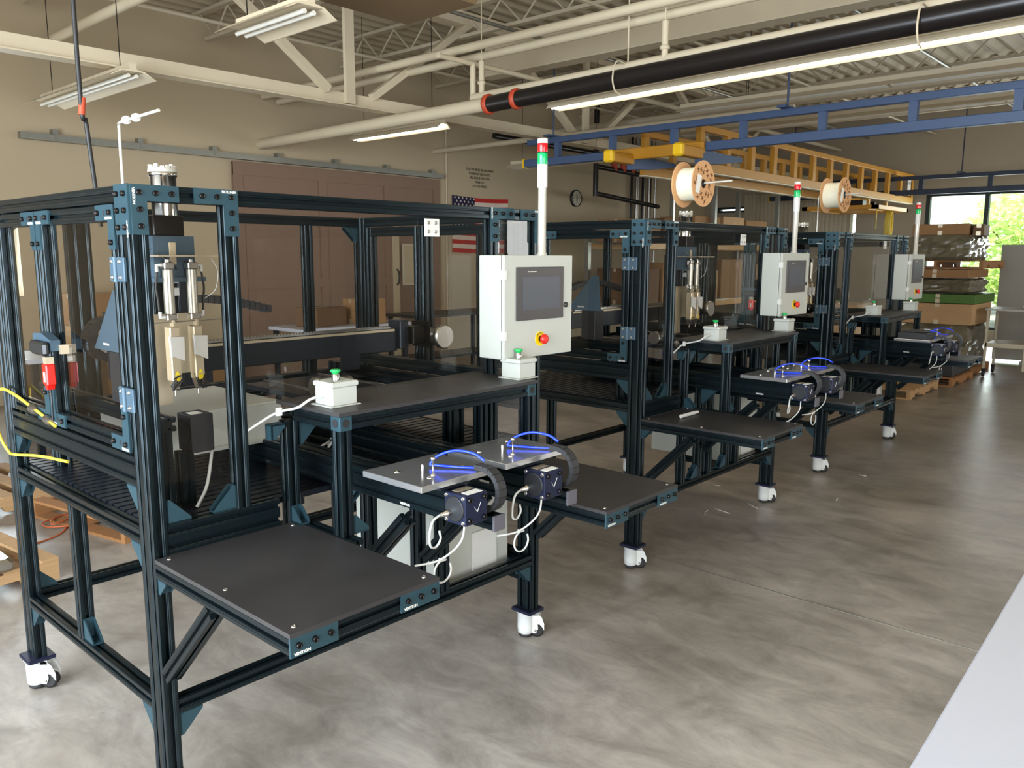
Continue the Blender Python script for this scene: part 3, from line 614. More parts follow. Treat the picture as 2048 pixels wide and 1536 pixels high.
    for x in (.475, 1.345):
        rail('table_leg', x, x+W, -.255, -.21, .862, zr-W, T)
        m = MB(); m.box(x-.001, x+W+.001, -.257, -.21, zr-W-.002, zr, None, .002); cb = m.obj('corner_cube', 'plate_blue', T)
        m = MB(); m.lathe([(.013, 0), (.013, .0012)], 16, Matrix.Translation((x+W/2, -.257, zr-W/2)) @ Matrix.Rotation(math.pi/2, 4, 'X')); m.lathe([(.013, 0), (.013, .0012)], 16, Matrix.Translation((x-.001, -.233, zr-W/2)) @ Matrix.Rotation(-math.pi/2, 4, 'Y')); m.obj('hole', 'ink', cb)
    rail('inner_post', .450, .495, 0, .045, zb+W, zr-W, T)
    rail('inner_post', 1.345, 1.39, 0, .045, .95, zr-W, T)
    gusset(.50, .0225, 1.19, (1, 0, 0), (0, 0, -1), T); gusset(.4725, 0, .862, (0, -1, 0), (0, 0, 1), T, .055); gusset(.52, -.2325, .862, (1, 0, 0), (0, 0, 1), T, .06)
    gusset(.385, .0, 1.20, (0, 0, -1), (1, 0, 0), T, .05)
    rail('cross_rail', .475, .52, -.30, .0, .816, .861, T)
    # shelves on both sides
    for (x0, x1) in ((0, .47), (1.25, MW)):
        m = MB(); m.box(x0, x1, -.70, -.002, .849, .861); sh = m.obj('shelf_board', 'board_black', T)
        for a, b in ((x0+.03, -.03), (x1-.03, -.03), (x0+.03, -.67), (x1-.03, -.67), (x0+.03, -.35)): bolt((a, b, .8605), 'z', sh, BOLT_S)
        rail('shelf_rail', x0, x0+W, -.694, -.002, .804, .849, T); rail('shelf_rail', x1-W, x1, -.694, -.002, .804, .849, T)
        rail('shelf_rail', x0+W, x1-W, -.694, -.649, .804, .849, T); rail('shelf_rail', x0+W, x1-W, -.05, -.005, .804, .849, T)
        for s_ in (0, 1):
            a, b = (x0, x0+.135) if s_ == 0 else (x1-.135, x1)
            lplate([(a, .800), (b, .800), (b, .849), (a, .849)], '-y', -.694, [(a+.022+.045*k, .828) for k in range(3)], T, lab=(a+.032, .807), name='splice_plate')
    for x in (W/2, MW-W/2): brace('shelf_brace', (x, -.012, .50), (x, -.305, .793), W, T)
    gusset(W/2, 0, .804, (0, -1, 0), (0, 0, -1), T, .05); gusset(MW-W/2, 0, .804, (0, -1, 0), (0, 0, -1), T, .05)
    # uprights and braces carrying the slides
    for x in (.667, 1.022):
        rail('slide_support', x-.0225, x+.0225, 0, .045, zb+W, .953, T); rail('slide_support', x+.10, x+.145, .0, .045, zb+W, .913, T)
        brace('slide_brace', (x, -.02, .585), (x, -.34, .90), W, T); gusset(x-.0225, .0225, zb+W, (-1, 0, 0), (0, 0, 1), T); gusset(x, 0, .953, (0, -1, 0), (0, 0, -1), T, .09)
    rail('splice_rail', 1.40, 1.58, .20, .245, .27, .315, T); rail('splice_rail', MW-W, MW, .09, .7, .27, .315, T); rail('splice_rail', 1.40, 1.445, .245, .6, .27, .315, T)
    m = MB(); m.box(1.055, 1.128, -.004, .0, 1.80, 1.865, None, .0015); wp = m.obj('white_plate', 'white_plastic', T)
    for a in (1.073, 1.108):
        for b in (1.818, 1.850): bolt((a, -.004, b), '-y', wp, BOLT_S)
    # gantry
    for x in (1.36, 1.55): rail('gantry_post', x, x+.09, .20, .245, .936, 1.20, T)
    for x in (.10, 1.54): rail('gantry_rail', x, x+W, .12, 1.16, 1.20, 1.245, T)
    rail('gantry_post', .10, .145, .15, .24, .936, 1.20, T); rail('gantry_post', .10, .145, 1.0, 1.09, .936, 1.20, T)
    rail('gantry_post', 1.45, 1.495, 1.1, 1.19, .936, 1.20, T)
    return T
def plain(m, name, mt, T): return m.obj(name, mt, T)
def build_gantry():
    g = thing('gantry_axis', 'dark gantry beam with bright toothed rack inside the nearest machine', 'gantry', group='gantry beams inside the machines')
    m = MB(); m.box(.16, 1.42, .60, .645, 1.30, 1.405, None, .004); m.obj('beam', 'inner_dark', g)
    m = MB(); m.box(.16, 1.40, .596, .600, 1.392, 1.402); m.obj('rail_strip', 'tan_plate', g)
    m = MB(); m.box(.18, 1.38, .602, .612, 1.405, 1.412)
    x = .19
    while x < 1.37: m.box(x, x+.008, .602, .612, 1.412, 1.418); x += .015
    m.obj('toothed_rack', 'rack_teeth', g)
    m = MB(); m.box(1.42, 1.47, .58, .67, 1.31, 1.44, None, .004); m.obj('end_block', 'inner_dark', g)
    m = MB(); m.box(1.47, 1.55, .55, .63, 1.33, 1.41, None, .004); m.box(1.55, 1.556, .53, .65, 1.31, 1.43); m.obj('gearbox', 'bolt_black', g)
    m = MB(); M = Matrix.Translation((1.60, .56, 1.36)) @ Matrix.Rotation(math.pi/2, 4, 'X'); m.lathe([(.044, 0), (.044, .055), (.055, .057), (.055, .080), (.051, .084)], 28, M); m.obj('motor', 'steel', g)
    m = MB(); M = Matrix.Translation((.93, .50, 1.20)) @ Matrix.Rotation(-math.pi/2, 4, 'Y'); m.lathe([(.036, -.14), (.036, 0), (.044, .002), (.044, .03), (.040, .034)], 24, M); m.obj('motor', 'steel', g)
    m = MB(); m.box(.93, 1.30, .30, 1.1, 1.13, 1.15); m.obj('carriage_plate', 'inner_dark', g)
    m = MB(); m.box(.965, .975, .2, 1.0, 1.165, 1.175); m.box(1.255, 1.265, .0+.12, 1.0, 1.165, 1.175); m.obj('linear_rack', 'rack_teeth', g)
    m = MB()
    for y in (.33, .45): m.lathe([(.011, 1.15), (.011, 1.18), (.009, 1.182)], 14, Matrix.Translation((1.10, y, 0)))
    m.obj('dowel', 'chrome', g)
    m = MB(); m.box(1.10, 1.20, .595, .600, 1.24, 1.38); m.obj('plate', 'inner_dark', g)
    m = MB()
    for k in range(26):
        t = k/25; x = .20+.62*t; z = 1.50+.05*math.sin(t*3.14); m.box(x, x+.022, .70, .76, z, z+.030)
    for k in range(10):
        a = -math.pi/2-k*.31; m.box(-.011, .011, .70, .76, .05, .08, Matrix.Translation((.20, 0, 1.435)) @ Matrix.Rotation(a+math.pi/2, 4, 'Y'))
    m.obj('energy_chain', 'chain_black', g)
    # v shaped bracket with lettering on the left
    m = MB(); m.prism([(.36, 1.42), (.60, 1.42), (.42, 1.62), (.38, 1.62)], .105, .112, 'x'); v = m.obj('side_bracket', 'teal_bracket', g)
    brand((.1045, .50, 1.44), '-x', v)
    m = MB(); m.box(.11, .20, .40, .50, 1.25, 1.42, None, .004); m.obj('side_motor', 'servo_dark', g)
    return g
def build_head():
    h = thing('dispensing_head', 'twin cylinder dispensing head inside the nearest machine', 'dispensing head', (.25, .30, 1.30), 'dispensing heads inside the machines')
    def P(m, n, mt): return m.obj(n, mt, h)
    m = MB(); bar(m, -.045, .045, .12, .165, .02, .44); P(m, 'z_axis', 'anodized')
    bar_b = MB(); bar(bar_b, .05, .14, .14, .185, -.02, .40); P(bar_b, 'z_axis', 'inner_dark')
    m = MB(); m.lathe([(.039, .555), (.039, .675), (.043, .677), (.043, .690), (.036, .692)], 28, Matrix.Translation((.008, .05, 0))); mo = P(m, 'z_motor', 'chrome')
    m = MB(); m.lathe([(.0435, .690), (.0445, .692), (.0435, .701), (.040, .704), (.03, .706)], 22, Matrix.Translation((.008, .05, 0)))
    for k in range(14): a = k*2*math.pi/14; m.box(-.006, .006, .032, .042, .70, .708+.003*(k % 3), Matrix.Translation((.008, .05, 0)) @ Matrix.Rotation(a, 4, 'Z'))
    m.obj('motor_cap', 'rod_white', mo)
    m = MB(); m.box(-.055, .045, .0, .10, .49, .555, None, .003); m.box(-.065, -.055, .02, .06, .50, .53); P(m, 'gearbox', 'bolt_black')
    m = MB(); m.box(-.06, .075, .0, .012, .36, .49); m.box(-.06, -.048, .012, .10, .36, .49); m.box(.045, .055, .012, .10, .36, .49); m.box(-.07, .10, -.02, .11, .345, .36); P(m, 'motor_bracket', 'teal_bracket')
    m = MB(); m.box(-.01, .012, -.0035, .0, .40, .47, None, .001); P(m, 'bracket_slot', 'wall_paint')
    m = MB(); m.box(-.10, .095, -.12, .06, .425, .430); P(m, 'cover_plate', 'tan_plate')
    m = MB(); m.box(-.11, .10, .06, .065, .04, .24); m.box(-.11, .0, .055, .062, -.06, .06); P(m, 'mounting_plate', 'tan_plate')
    for i, x in enumerate((-.028, .050)):
        m = MB(); m.lathe([(.0165, .245), (.0165, .385)], 20, Matrix.Translation((x, -.02, 0))); c = P(m, 'air_cylinder', 'cyl_steel')
        m = MB(); m.box(x-.017, x+.017, -.037, -.003, .385, .408, None, .003); m.box(x-.017, x+.017, -.037, -.003, .224, .246, None, .003); m.lathe([(.008, .408), (.008, .416)], 10, Matrix.Translation((x, -.02, 0))); m.obj('end_cap', 'steel', c)
        s_ = -1 if i == 0 else 1
        m = MB(); m.tube([(x+s_*.017, -.02, .398), (x+s_*.034, -.02, .398), (x+s_*.034, -.02, .378)], .006, 8, 1); m.tube([(x+s_*.017, -.02, .236), (x+s_*.032, -.02, .236), (x+s_*.032, -.02, .252)], .006, 8, 1); m.obj('elbow_fitting', 'white_plastic', c)
        m = MB(); m.tube([(x+s_*.034, -.02, .378), (x+s_*.040, -.02, .33), (x+s_*.036, -.02, .29), (x+s_*.034, -.02, .254)], .0035); m.obj('air_tube', 'cable_black', c)
        m = MB(); m.box(x-.016, x+.016, -.045, -.005, .03, .205, None, .003); m.box(x-.003, x+.003, -.045, -.02, .205, .226); bd = P(m, 'valve_body', 'tan_plate')
        m = MB(); m.prism([(x-.02, .115), (x+.022, .095), (x+.024, .172), (x-.022, .175)], -.058, -.046, 'y'); m.obj('white_guard', 'white_plastic', bd)
        m = MB(); m.prism([(x-.008, .05), (x+.008, .05), (x, .064)], -.0465, -.0455, 'y'); m.box(x-.008, x+.008, -.0465, -.0455, .030, .046); m.obj('warning_label', 'label_yellow', bd)
        m = MB(); m.prism([(x-.014, .03), (x-.005, .0), (x+.005, .0), (x+.014, .03)], -.04, -.01, 'y'); m.cyl((x, -.025, 0), (x, -.025, -.02), .003, 8); m.obj('nozzle', 'steel', bd)
        m = MB()
        for k in range(9): m.tube([(x+R_.uniform(-.02, .02), -.05+R_.uniform(-.01, .02), R_.uniform(-.0, .05)) for q in range(3)], .0025, 5, 2)
        m.obj('wiring', 'cable_black', bd)
    m = MB(); m.cyl((-.11, -.03, .218), (.14, -.03, .222), .0025, 6); P(m, 'rod', 'steel')
    m = MB(); m.box(.0, .025, .02, .05, .30, .325); m.box(.0, .025, .02, .05, .34, .365); P(m, 'hose_clip', 'white_plastic')
    m = MB(); m.tube([(.10, -.06, .42), (.125, -.05, .38), (.12, -.04, .32), (.09, -.02, .29)], .0016, 6); P(m, 'thin_tube', 'cable_white')
    m = MB(); m.tube([(-.05, .02, .44), (-.02, .0, .41), (.01, -.01, .385)], .004, 6); m.tube([(-.06, .02, .45), (-.03, -.01, .42), (-.01, -.02, .40)], .004, 6); P(m, 'cable', 'cable_black')
    return h
def build_slide(dx):
    s_ = thing('linear_slide', 'left of the two linear slides under the nearest machine table', 'linear slide', (dx, 0, 0), 'linear slides reaching out of the machines')
    xc = .667
    def P(m, n, mt): return m.obj(n, mt, s_)
    m = MB(); bar(m, xc-.045, xc+.045, -.56, .90, .955, 1.045); P(m, 'beam', 'anodized')
    brand((xc-.0455, -.38, .965), '-x', s_)
    m = MB(); m.box(xc-.06, xc+.06, -.56, -.33, 1.046, 1.062); P(m, 'carriage', 'inner_dark')
    m = MB(); m.box(.515, .822, -.58, -.31, 1.062, 1.081, None, .0015); P(m, 'tooling_plate', 'aluminium')
    for x, y in ((.757, -.499), (.757, -.36), (.575, -.40), (.60, -.52)): m = MB(); m.lathe([(.010, 0), (.010, .002), (.006, .0025), (.005, .0005)], 16, Matrix.Translation((x, y, 1.081))); P(m, 'plate_screw', 'chrome')
    m = MB(); m.lathe([(.0045, 0), (.0045, .024), (.003, .026)], 12, Matrix.Translation((.625, -.461, 1.081))); P(m, 'pin', 'chrome')
    m = MB(); m.lathe([(.009, 0), (.009, .003), (.0022, .005), (.0022, .045), (.008, .047), (.008, .054), (.005, .056)], 12, Matrix.Translation((.628, -.505, 1.081))); P(m, 'clamp_screw', 'chrome')
    m = MB(); m.box(xc-.047, xc+.045, -.65, -.562, .953, 1.045, None, .002); sv = P(m, 'servo_motor', 'servo_navy')
    m = MB(); m.lathe([(.039, 0), (.039, .003), (.036, .004)], 28, Matrix.Translation((xc-.047, -.606, .999)) @ Matrix.Rotation(-math.pi/2, 4, 'Y')); m.obj('cover_disc', 'servo_dark', sv)
    for y, z in ((-.641, 1.036), (-.571, 1.036), (-.641, .962), (-.571, .962)): bolt((xc-.047, y, z), '-x', sv, BOLT_S)
    for x in (xc-.030, xc+.030):
        for z in (.968, 1.030): bolt((x, -.65, z), '-y', sv)
    m = MB(); a = Vector((xc-.010, -.6503, 1.006)); b = Vector((xc+.002, -.6503, .988)); c = Vector((xc+.017, -.6503, 1.016))
    m.cyl(a, b, .0004, 6); m.cyl(b, c, .0009, 6); m.obj('v_mark', 'white_label', sv)
    for y in (-.645, -.605): m = MB(); m.box(xc-.030, xc+.030, y, y+.028, 1.045, 1.0465); m.obj('sticker', 'white_label' if y < -.62 else 'tan_plate', sv)
    m = MB(); bar(m, xc+.068, xc+.113, -.65, .85, .912, .957); P(m, 'tray_rail', 'anodized')
    m = MB(); m.box(xc+.066, xc+.115, -.658, -.65, .910, .959, None, .001); P(m, 'end_cap', 'end_grey')
    m = MB(); pts = [(-.36, 1.112), (-.50, 1.112)]; n = 30; link_ = []
    Rr = .064; yc, zc = -.60, 1.030
    path = [(-.565-.035*i/2, zc+Rr) for i in range(2)]+[(yc-Rr*math.sin(t), zc+Rr*math.cos(t)) for t in [math.pi*i/9 for i in range(10)]]+[(yc+.035*i, zc-Rr) for i in range(1, 12)]
    for (y0, z0), (y1, z1) in zip(path, path[1:]):
        d = Vector((0, y1-y0, z1-z0)); L = d.length; M = Matrix.Translation((xc+.090, y0, z0)) @ Matrix(((1, 0, 0, 0), (0, d.y/L, -d.z/L, 0), (0, d.z/L, d.y/L, 0), (0, 0, 0, 1)))
        m.box(-.017, .017, .0008, L+.0002, -.008, .008, M); m.box(-.014, .014, -.001, L+.001, -.0065, .0065, M)
    P(m, 'cable_chain', 'chain_black')
    m = MB(); m.tube([(.757, -.595, 1.116), (.745, -.56, 1.135), (.725, -.50, 1.138), (.700, -.45, 1.118), (.680, -.435, 1.092), (.690, -.452, 1.090), (.725, -.51, 1.0875), (.757, -.56, 1.0875)], .0042); P(m, 'air_tube', 'hose_blue')
    m = MB(); m.lathe([(.010, 0), (.010, .018), (.007, .020), (.007, .034), (.005, .036)], 14, Matrix.Translation((xc-.050, -.585, .985)) @ Matrix.Rotation(-math.pi/2, 4, 'Y')); P(m, 'connector', 'chrome')
    m = MB(); X = xc-.086
    m.tube([(X, -.585, .985), (X-.03, -.588, .975), (X-.045, -.59, .945), (X-.035, -.58, .90), (X-.005, -.57, .885), (X+.015, -.57, .905), (X+.01, -.57, .93)], .0035)
    m.tube([(xc+.0, -.60, .953), (xc-.01, -.60, .90), (xc-.03, -.58, .86), (xc-.07, -.55, .83), (xc-.13, -.52, .825)], .0032)
    m.tube([(xc-.06, -.55, .835)]+[(xc-.05+.035*math.cos(a), -.555, .795+.035*math.sin(a)) for a in [1.2+i*.7 for i in range(9)]], .0032)
    P(m, 'cable', 'cable_white')
    return s_
def build_console():
    c = thing('control_cabinet', 'grey control cabinet with touch screen on the nearest machine', 'control cabinet', (1.335, -.14, 1.33), 'control cabinets on the machines')
    def P(m, n, mt): return m.obj(n, mt, c)
    Wd, H = .42, .403
    m = MB(); m.box(0, Wd-.004, .020, .136, 0, H, None, .003); P(m, 'housing', 'box_grey')
    m = MB(); m.box(0, Wd, 0, .016, -.001, H, None, .002); dr = P(m, 'door', 'box_grey')
    for z in (.075, .31): m = MB(); m.box(-.004, .012, -.004, .022, z, z+.035, None, .001); m.obj('hinge', 'white_plastic', dr)
    m = MB(); m.box(.065, .357, -.006, .0, .148, .357, None, .002); sc_ = m.obj('touch_screen', 'bezel', dr)
    m = MB(); m.box(.100, .330, -.0068, -.006, .190, .318); m.obj('display', 'screen', sc_)
    m = MB(); m.box(.130, .136, -.0066, -.006, .337, .341); m.box(.139, .182, -.0066, -.006, .3375, .3405); m.obj('brand_mark', 'white_label', sc_)
    Mx_ = Matrix.Rotation(math.pi/2, 4, 'X')
    m = MB(); m.lathe([(.011, 0), (.011, .008), (.007, .010)], 16, Matrix.Translation((.374, 0, .20)) @ Mx_); m.obj('lock', 'black_plastic', dr)
    m = MB(); m.lathe([(.030, 0), (.030, .002)], 28, Matrix.Translation((.214, 0, .069)) @ Mx_); es = m.obj('emergency_plate', 'yellow', dr)
    m = MB(); m.lathe([(.011, .002), (.011, .014)], 18, Matrix.Translation((.214, 0, .069)) @ Mx_); m.obj('collar', 'bolt_black', es)
    m = MB(); m.lathe([(.013, .014), (.019, .017), (.020, .026), (.017, .032), (.010, .034)], 24, Matrix.Translation((.214, 0, .069)) @ Mx_); m.obj('stop_button', 'red', es)
    m = text_mesh('EMERGENCY STOP', .0065, 'ink')
    for v in m.vertices:
        a = math.pi/2-v.co.x/.0235; r = .0235+v.co.y; v.co.x, v.co.y = r*math.cos(a), r*math.sin(a)
    link('lettering', m, es, (.214, -.0025, .069), RT['-y'])
    m = MB(); m.box(.345, .375, .136, .140, .05, .35); P(m, 'mount', 'anodized')
    return c
def build_tower():
    t = thing('signal_tower', 'signal tower with red and green lenses on nearest control cabinet', 'signal tower', (1.615, -.09, 1.733), 'signal towers on the control cabinets')
    m = MB(); m.lathe([(.022, 0), (.022, .004), (.017, .012), (.0165, .27)], 20); m.obj('pole', 'aluminium' and 'rod_white', t)
    for z0, z1, mt, n in ((.27, .362, 'white_plastic', 'base'), (.362, .406, 'lens_green', 'green_lens'), (.406, .410, 'bolt_black', 'ring'), (.410, .444, 'lens_red', 'red_lens'), (.444, .462, 'white_plastic', 'cap')):
        m = MB(); m.lathe([(.020, z0), (.0205, z0+.002), (.0205, z1-.002), (.020, z1)], 24); m.obj(n, mt, t)
    return t
def build_button(x, y, label):
    b = thing('push_button_box', label, 'push button box', (x, y, 1.257), 'push button boxes on the tables')
    def P(m, n, mt): return m.obj(n, mt, b)
    m = MB(); m.box(-.012, .105, -.008, .104, 0, .004, None, .0015); m.box(0, .094, 0, .094, .004, .062, None, .002); P(m, 'housing', 'box_light')
    m = MB(); m.box(-.005, .099, -.005, .099, .062, .079, None, .003); ld = P(m, 'lid', 'box_light')
    for q in ((.008, .008), (.086, .086), (.008, .086), (.086, .008)): bolt((q[0], q[1], .078), 'z', ld, BOLT_S)
    m = MB(); m.lathe([(.0125, .079), (.0125, .097), (.011, .099)], 20, Matrix.Translation((.047, .047, 0))); P(m, 'collar', 'chrome')
    m = MB(); m.lathe([(.009, .099), (.012, .103), (.0165, .108), (.0165, .112), (.013, .114)], 24, Matrix.Translation((.047, .047, 0))); P(m, 'green_button', 'green')
    return b
# --- first machine and its modules
M1 = build_machine(); G1 = build_gantry(); H1 = build_head()
SL1 = build_slide(0); SL2 = build_slide(.355); SL2['label'] = 'right of the two linear slides under the nearest machine table'
C1 = build_console(); T1 = build_tower()
B1 = build_button(.515, -.167, 'push button box at left end of the nearest machine table')
B2 = build_button(1.352, -.205, 'push button box under the nearest control cabinet')
cb = thing('button_cable', 'white cable from the left push button box on the nearest table', 'cable', (.515, -.12, 1.29), 'button box cables')
m = MB(); m.tube([(0, 0, -.0), (-.045, .005, -.005), (-.075, .03, -.03), (-.085, .085, -.045), (-.09, .118, -.055), (-.12, .125, -.066), (-.20, .125, -.10)], .0045); m.obj('wire', 'cable_white', cb)
m = MB(); m.box(-.10, -.082, .112, .122, -.066, -.04); m.obj('clip', 'white_plastic', cb)
EC = thing('electrical_cabinet', 'large pale grey electrical cabinet under the deck of the nearest machine', 'electrical cabinet', (1.25, .10, .36), 'electrical cabinets under the decks')
m = MB(); m.box(0, .37, .02, .62, 0, .50, None, .004); m.obj('housing', 'box_grey', EC)
m = MB(); m.box(.0, .37, 0, .018, .0, .50, None, .003); dr = m.obj('door', 'box_grey', EC)
m = MB(); m.box(.14, .29, -.008, 0, .03, .20, None, .002); m.obj('cover', 'white_plastic', dr)
m = MB(); m.box(-.03, .40, .1, .18, -.0, .0); m.box(-.3, .42, .10, .145, -.04, -.001); m.obj('mounting_rail', 'anodized', EC)
IB = thing('inner_cabinet', 'flat white cabinet on the deck inside the nearest machine', 'cabinet', (.247, .455, 1.035), 'flat white cabinets inside the machines')
m = MB(); m.box(0, .47, 0, .52, .0, .145, None, .003); m.obj('housing', 'box_light', IB)
m = MB(); m.box(-.006, .476, -.016, -.0, .006, .010); m.box(-.006, .476, -.012, .0, -.004, .012, None, .002); m.obj('rim', 'box_light', IB)
m = MB(); m.box(.03, .06, .05, .47, -.099, 0); m.box(.41, .44, .05, .47, -.099, 0); m.obj('stand', 'anodized', IB)
DM = thing('drive_motor', 'dark boxy drive motor low inside the nearest machine', 'motor', (.20, .14, 1.115), 'drive motors inside the machines')
m = MB(); m.box(0, .075, .0, .09, .0, .12, None, .002); m.obj('housing', 'servo_dark', DM)
m = MB(); m.box(.015, .05, .02, .06, .12, .1215); m.obj('sticker', 'white_label', DM)
m = MB(); m.lathe([(.034, 0), (.034, .003)], 24, Matrix.Translation((0, .045, .06)) @ Matrix.Rotation(-math.pi/2, 4, 'Y')); m.obj('cover_disc', 'inner_dark', DM)
m = MB(); bar(m, -.02, .025, .04, .085, -.178, 0); m.obj('support', 'anodized', DM)
ST = thing('thread_stand', 'thin white hooked rod with two round knobs above nearest machine', 'rod stand', (.0225, .12, 1.92))
m = MB(); m.tube([(0, -.03, 0), (0, -.03, .15), (0, -.034, .163), (0, -.05, .170), (0, -.275, .175)], .0042, 8, 2); m.obj('rod', 'rod_white', ST)
for t in (-.075, -.135): m = MB(); a = Vector((0, t, .1715)); m.cyl(a, a+Vector((0, -.009, 0)), .011, 16); m.obj('knob', 'white_plastic', ST)
YC = thing('yellow_cable', 'yellow cable looped over the left end of the nearest machine', 'cable', (0, 1.0, 1.10))
m = MB(); m.tube([(-.014, -.33, .06), (-.014, -.23, .08), (-.014, -.10, .10), (-.02, .04, .125), (-.03, .15, .135), (-.04, .20, .09), (-.04, .20, -.03), (-.03, .14, -.10), (-.01, .12, -.115), (.02, -.03, -.10), (.06, -.2, -.10)], .0055); m.obj('wire', 'cable_yellow', YC)
m = MB(); m.lathe([(.011, 0), (.014, .02), (.014, .045), (.008, .06)], 12, Matrix.Translation((-.016, -.30, .068)) @ Matrix.Rotation(-1.4, 4, 'X')); m.lathe([(.011, 0), (.014, .02), (.014, .045), (.008, .06)], 12, Matrix.Translation((-.016, -.16, .088)) @ Matrix.Rotation(-1.4, 4, 'X')); m.obj('connector', 'steel', YC)

t = thing('cable_bundle', 'tangle of pale cables lying on the deck under the nearest table', 'cable', (1.12, .55, .945)); m = MB()
for k in range(9):
    a = R_.uniform(-.5, .9); q = Vector((R_.uniform(-.06, .06), R_.uniform(-.08, .08), 0)); L = R_.uniform(.10, .2)
    m.tube([q+Vector((-L*math.cos(a), -L*math.sin(a), .004)), q+Vector((0, .02, .05+.012*k)), q+Vector((L*math.cos(a), L*math.sin(a), .02))], .005, 6)
m.obj('wires', 'cable_white', t)
m = MB(); m.tube([(-.1, -.12, .01), (.05, .02, .09), (.12, .2, .01), (.35, .25, .0)], .004, 6); m.obj('yellow_wire', 'cable_yellow', t)
t = thing('hanging_cable', 'thick white cable end hanging inside the front pane of the nearest machine', 'cable', (.27, .14, 1.0)); m = MB()
m.tube([(.02, .04, .14), (0, .02, .08), (-.03, 0, .0), (-.07, -.01, -.056)], .0055, 8); m.obj('wire', 'cable_white', t)
# --- second and third machines
index_kids()
def place(src, dx, dy, dz, label):
    o = copy_tree(src); o.location = (src.location.x+dx, src.location.y+dy, src.location.z+dz); o['label'] = label; return o
ORD = {2: ('middle', 2.70, .117), 3: ('farthest', 5.45, .165)}
for k, (w_, dx, dy) in ORD.items():
    place(M1, dx, dy, 0, w_+' of the three glass enclosed assembly machines in the row')
    place(G1, dx, dy, 0, 'dark gantry beam with toothed rack inside the %s machine' % w_)
    place(H1, dx+(.73 if k == 2 else .15), dy+(.0 if k == 2 else .1), 0, 'twin cylinder dispensing head inside the %s machine' % w_)
    place(SL1, dx, dy, 0, 'left of the two linear slides under the %s machine table' % w_)
    place(SL2, dx, dy, 0, 'right of the two linear slides under the %s machine table' % w_)
    place(C1, dx+.03, dy, .02, 'grey control cabinet with touch screen on the %s machine' % w_)
    place(T1, dx+.03, dy, .02, 'signal tower with red and green lenses on the %s machine' % w_)
    place(B1, dx, dy, 0, 'push button box at left end of the %s machine table' % w_)
    place(B2, dx, dy, 0, 'push button box under the %s control cabinet' % w_)
    place(cb, dx, dy, 0, 'white cable from the left push button box on the %s table' % w_)
    place(EC, dx, dy, 0, 'large pale grey electrical cabinet under the deck of the %s machine' % w_)
    place(DM, dx, dy, 0, 'dark boxy drive motor low inside the %s machine' % w_)
# spools of filament over machines two and three
def spool(x, y, z, r, wd, base, label, rr=.17):
    s_ = thing('filament_spool', label, 'spool', (x, y, z), 'cardboard filament spools above the machines')
    Mr = Matrix.Rotation(math.pi/2+.0, 4, 'Y')
    for sx, n in ((-wd/2, 'flange'), (wd/2-.006, 'flange')): m = MB(); m.lathe([(.045, 0), (r, 0), (r, .006), (.045, .006)], 40, Matrix.Translation((sx, 0, 0)) @ Mr, False); m.obj(n, 'spool_card', s_)
    m = MB(); m.lathe([(r*.72, 0), (r*.73, wd*.25), (r*.72, wd*.5), (r*.73, wd*.75), (r*.72, wd-.014)], 40, Matrix.Translation((-wd/2+.007, 0, 0)) @ Mr); m.obj('winding', 'filament', s_)
    m = MB()
    for k in range(18):
        a = k*2*math.pi/18; q = r*(.55+.28*(k % 2)); m.box(-.0005, .0005, -.006, .006, -.03, .03, Matrix.Translation((-wd/2-.001, q*math.cos(a), q*math.sin(a))) @ Matrix.Rotation(a+.6, 4, 'X'))
        m.box(-.0005, .0005, -.006, .006, -.02, .02, Matrix.Translation((-wd/2-.001, q*.8*math.cos(a+.15), q*.8*math.sin(a+.15))) @ Matrix.Rotation(a-.9, 4, 'X'))
    return s_
def spool_y(x, y, z, r, wd, label):
    """axis along the y axis, printed flange towards the front"""
    s_ = thing('filament_spool', label, 'spool', (x, y, z), 'cardboard filament spools above the machines'); s_.rotation_euler = (0, 0, 0)
    Mr = Matrix.Rotation(math.pi/2, 4, 'X')
    for yy, n in ((wd/2, 'back_flange'), (-wd/2+.006, 'front_flange')):
        m = MB(); nn = 40; vs = [(q*math.cos(2*math.pi*i/nn), q*math.sin(2*math.pi*i/nn), zz) for zz in (0, .006) for q in (r*.20, r) for i in range(nn)]
        fs = []
        for i in range(nn):
            j = (i+1) % nn; fs += [(nn+i, nn+j, j, i), (2*nn+i, 2*nn+j, 3*nn+j, 3*nn+i), (nn+i, 3*nn+i, 3*nn+j, nn+j), (i, j, 2*nn+j, 2*nn+i)]
        m.add(vs, fs, Matrix.Translation((0, yy, 0)) @ Mr); fo = m.obj(n, 'spool_card', s_)
    m = MB()
    for k in range(22):
        a = k*2*math.pi/22; q = r*(.48+.30*((k*7) % 3)/2); M = Matrix.Translation((q*math.cos(a), -wd/2-.0008, q*math.sin(a))) @ Matrix.Rotation(-a+.8, 4, 'Y')
        m.box(-r*.13, r*.13, -.0005, .0005, -r*.028, r*.028, M); m.box(-r*.028, r*.028, -.0005, .0005, -r*.09, r*.09, M)
    m.obj('printed_marks', 'print_brown', fo)
    m = MB(); m.box(-r*.62, -r*.28, -wd/2-.003, -wd/2-.0015, -r*.55, r*.25, Matrix.Rotation(.25, 4, 'Y')); m.obj('paper_label', 'white_label', fo)
    m = MB(); m.lathe([(r*.72, 0), (r*.735, wd*.2), (r*.72, wd*.4), (r*.735, wd*.6), (r*.725, wd-.02)], 40, Matrix.Translation((0, wd/2-.007, 0)) @ Mr); m.obj('winding', 'filament', s_)
    m = MB(); m.lathe([(r*.20, 0), (r*.20, wd), (r*.12, wd+.004)], 20, Matrix.Translation((0, wd/2, 0)) @ Mr); m.obj('hub', 'bolt_black', s_)
    return s_
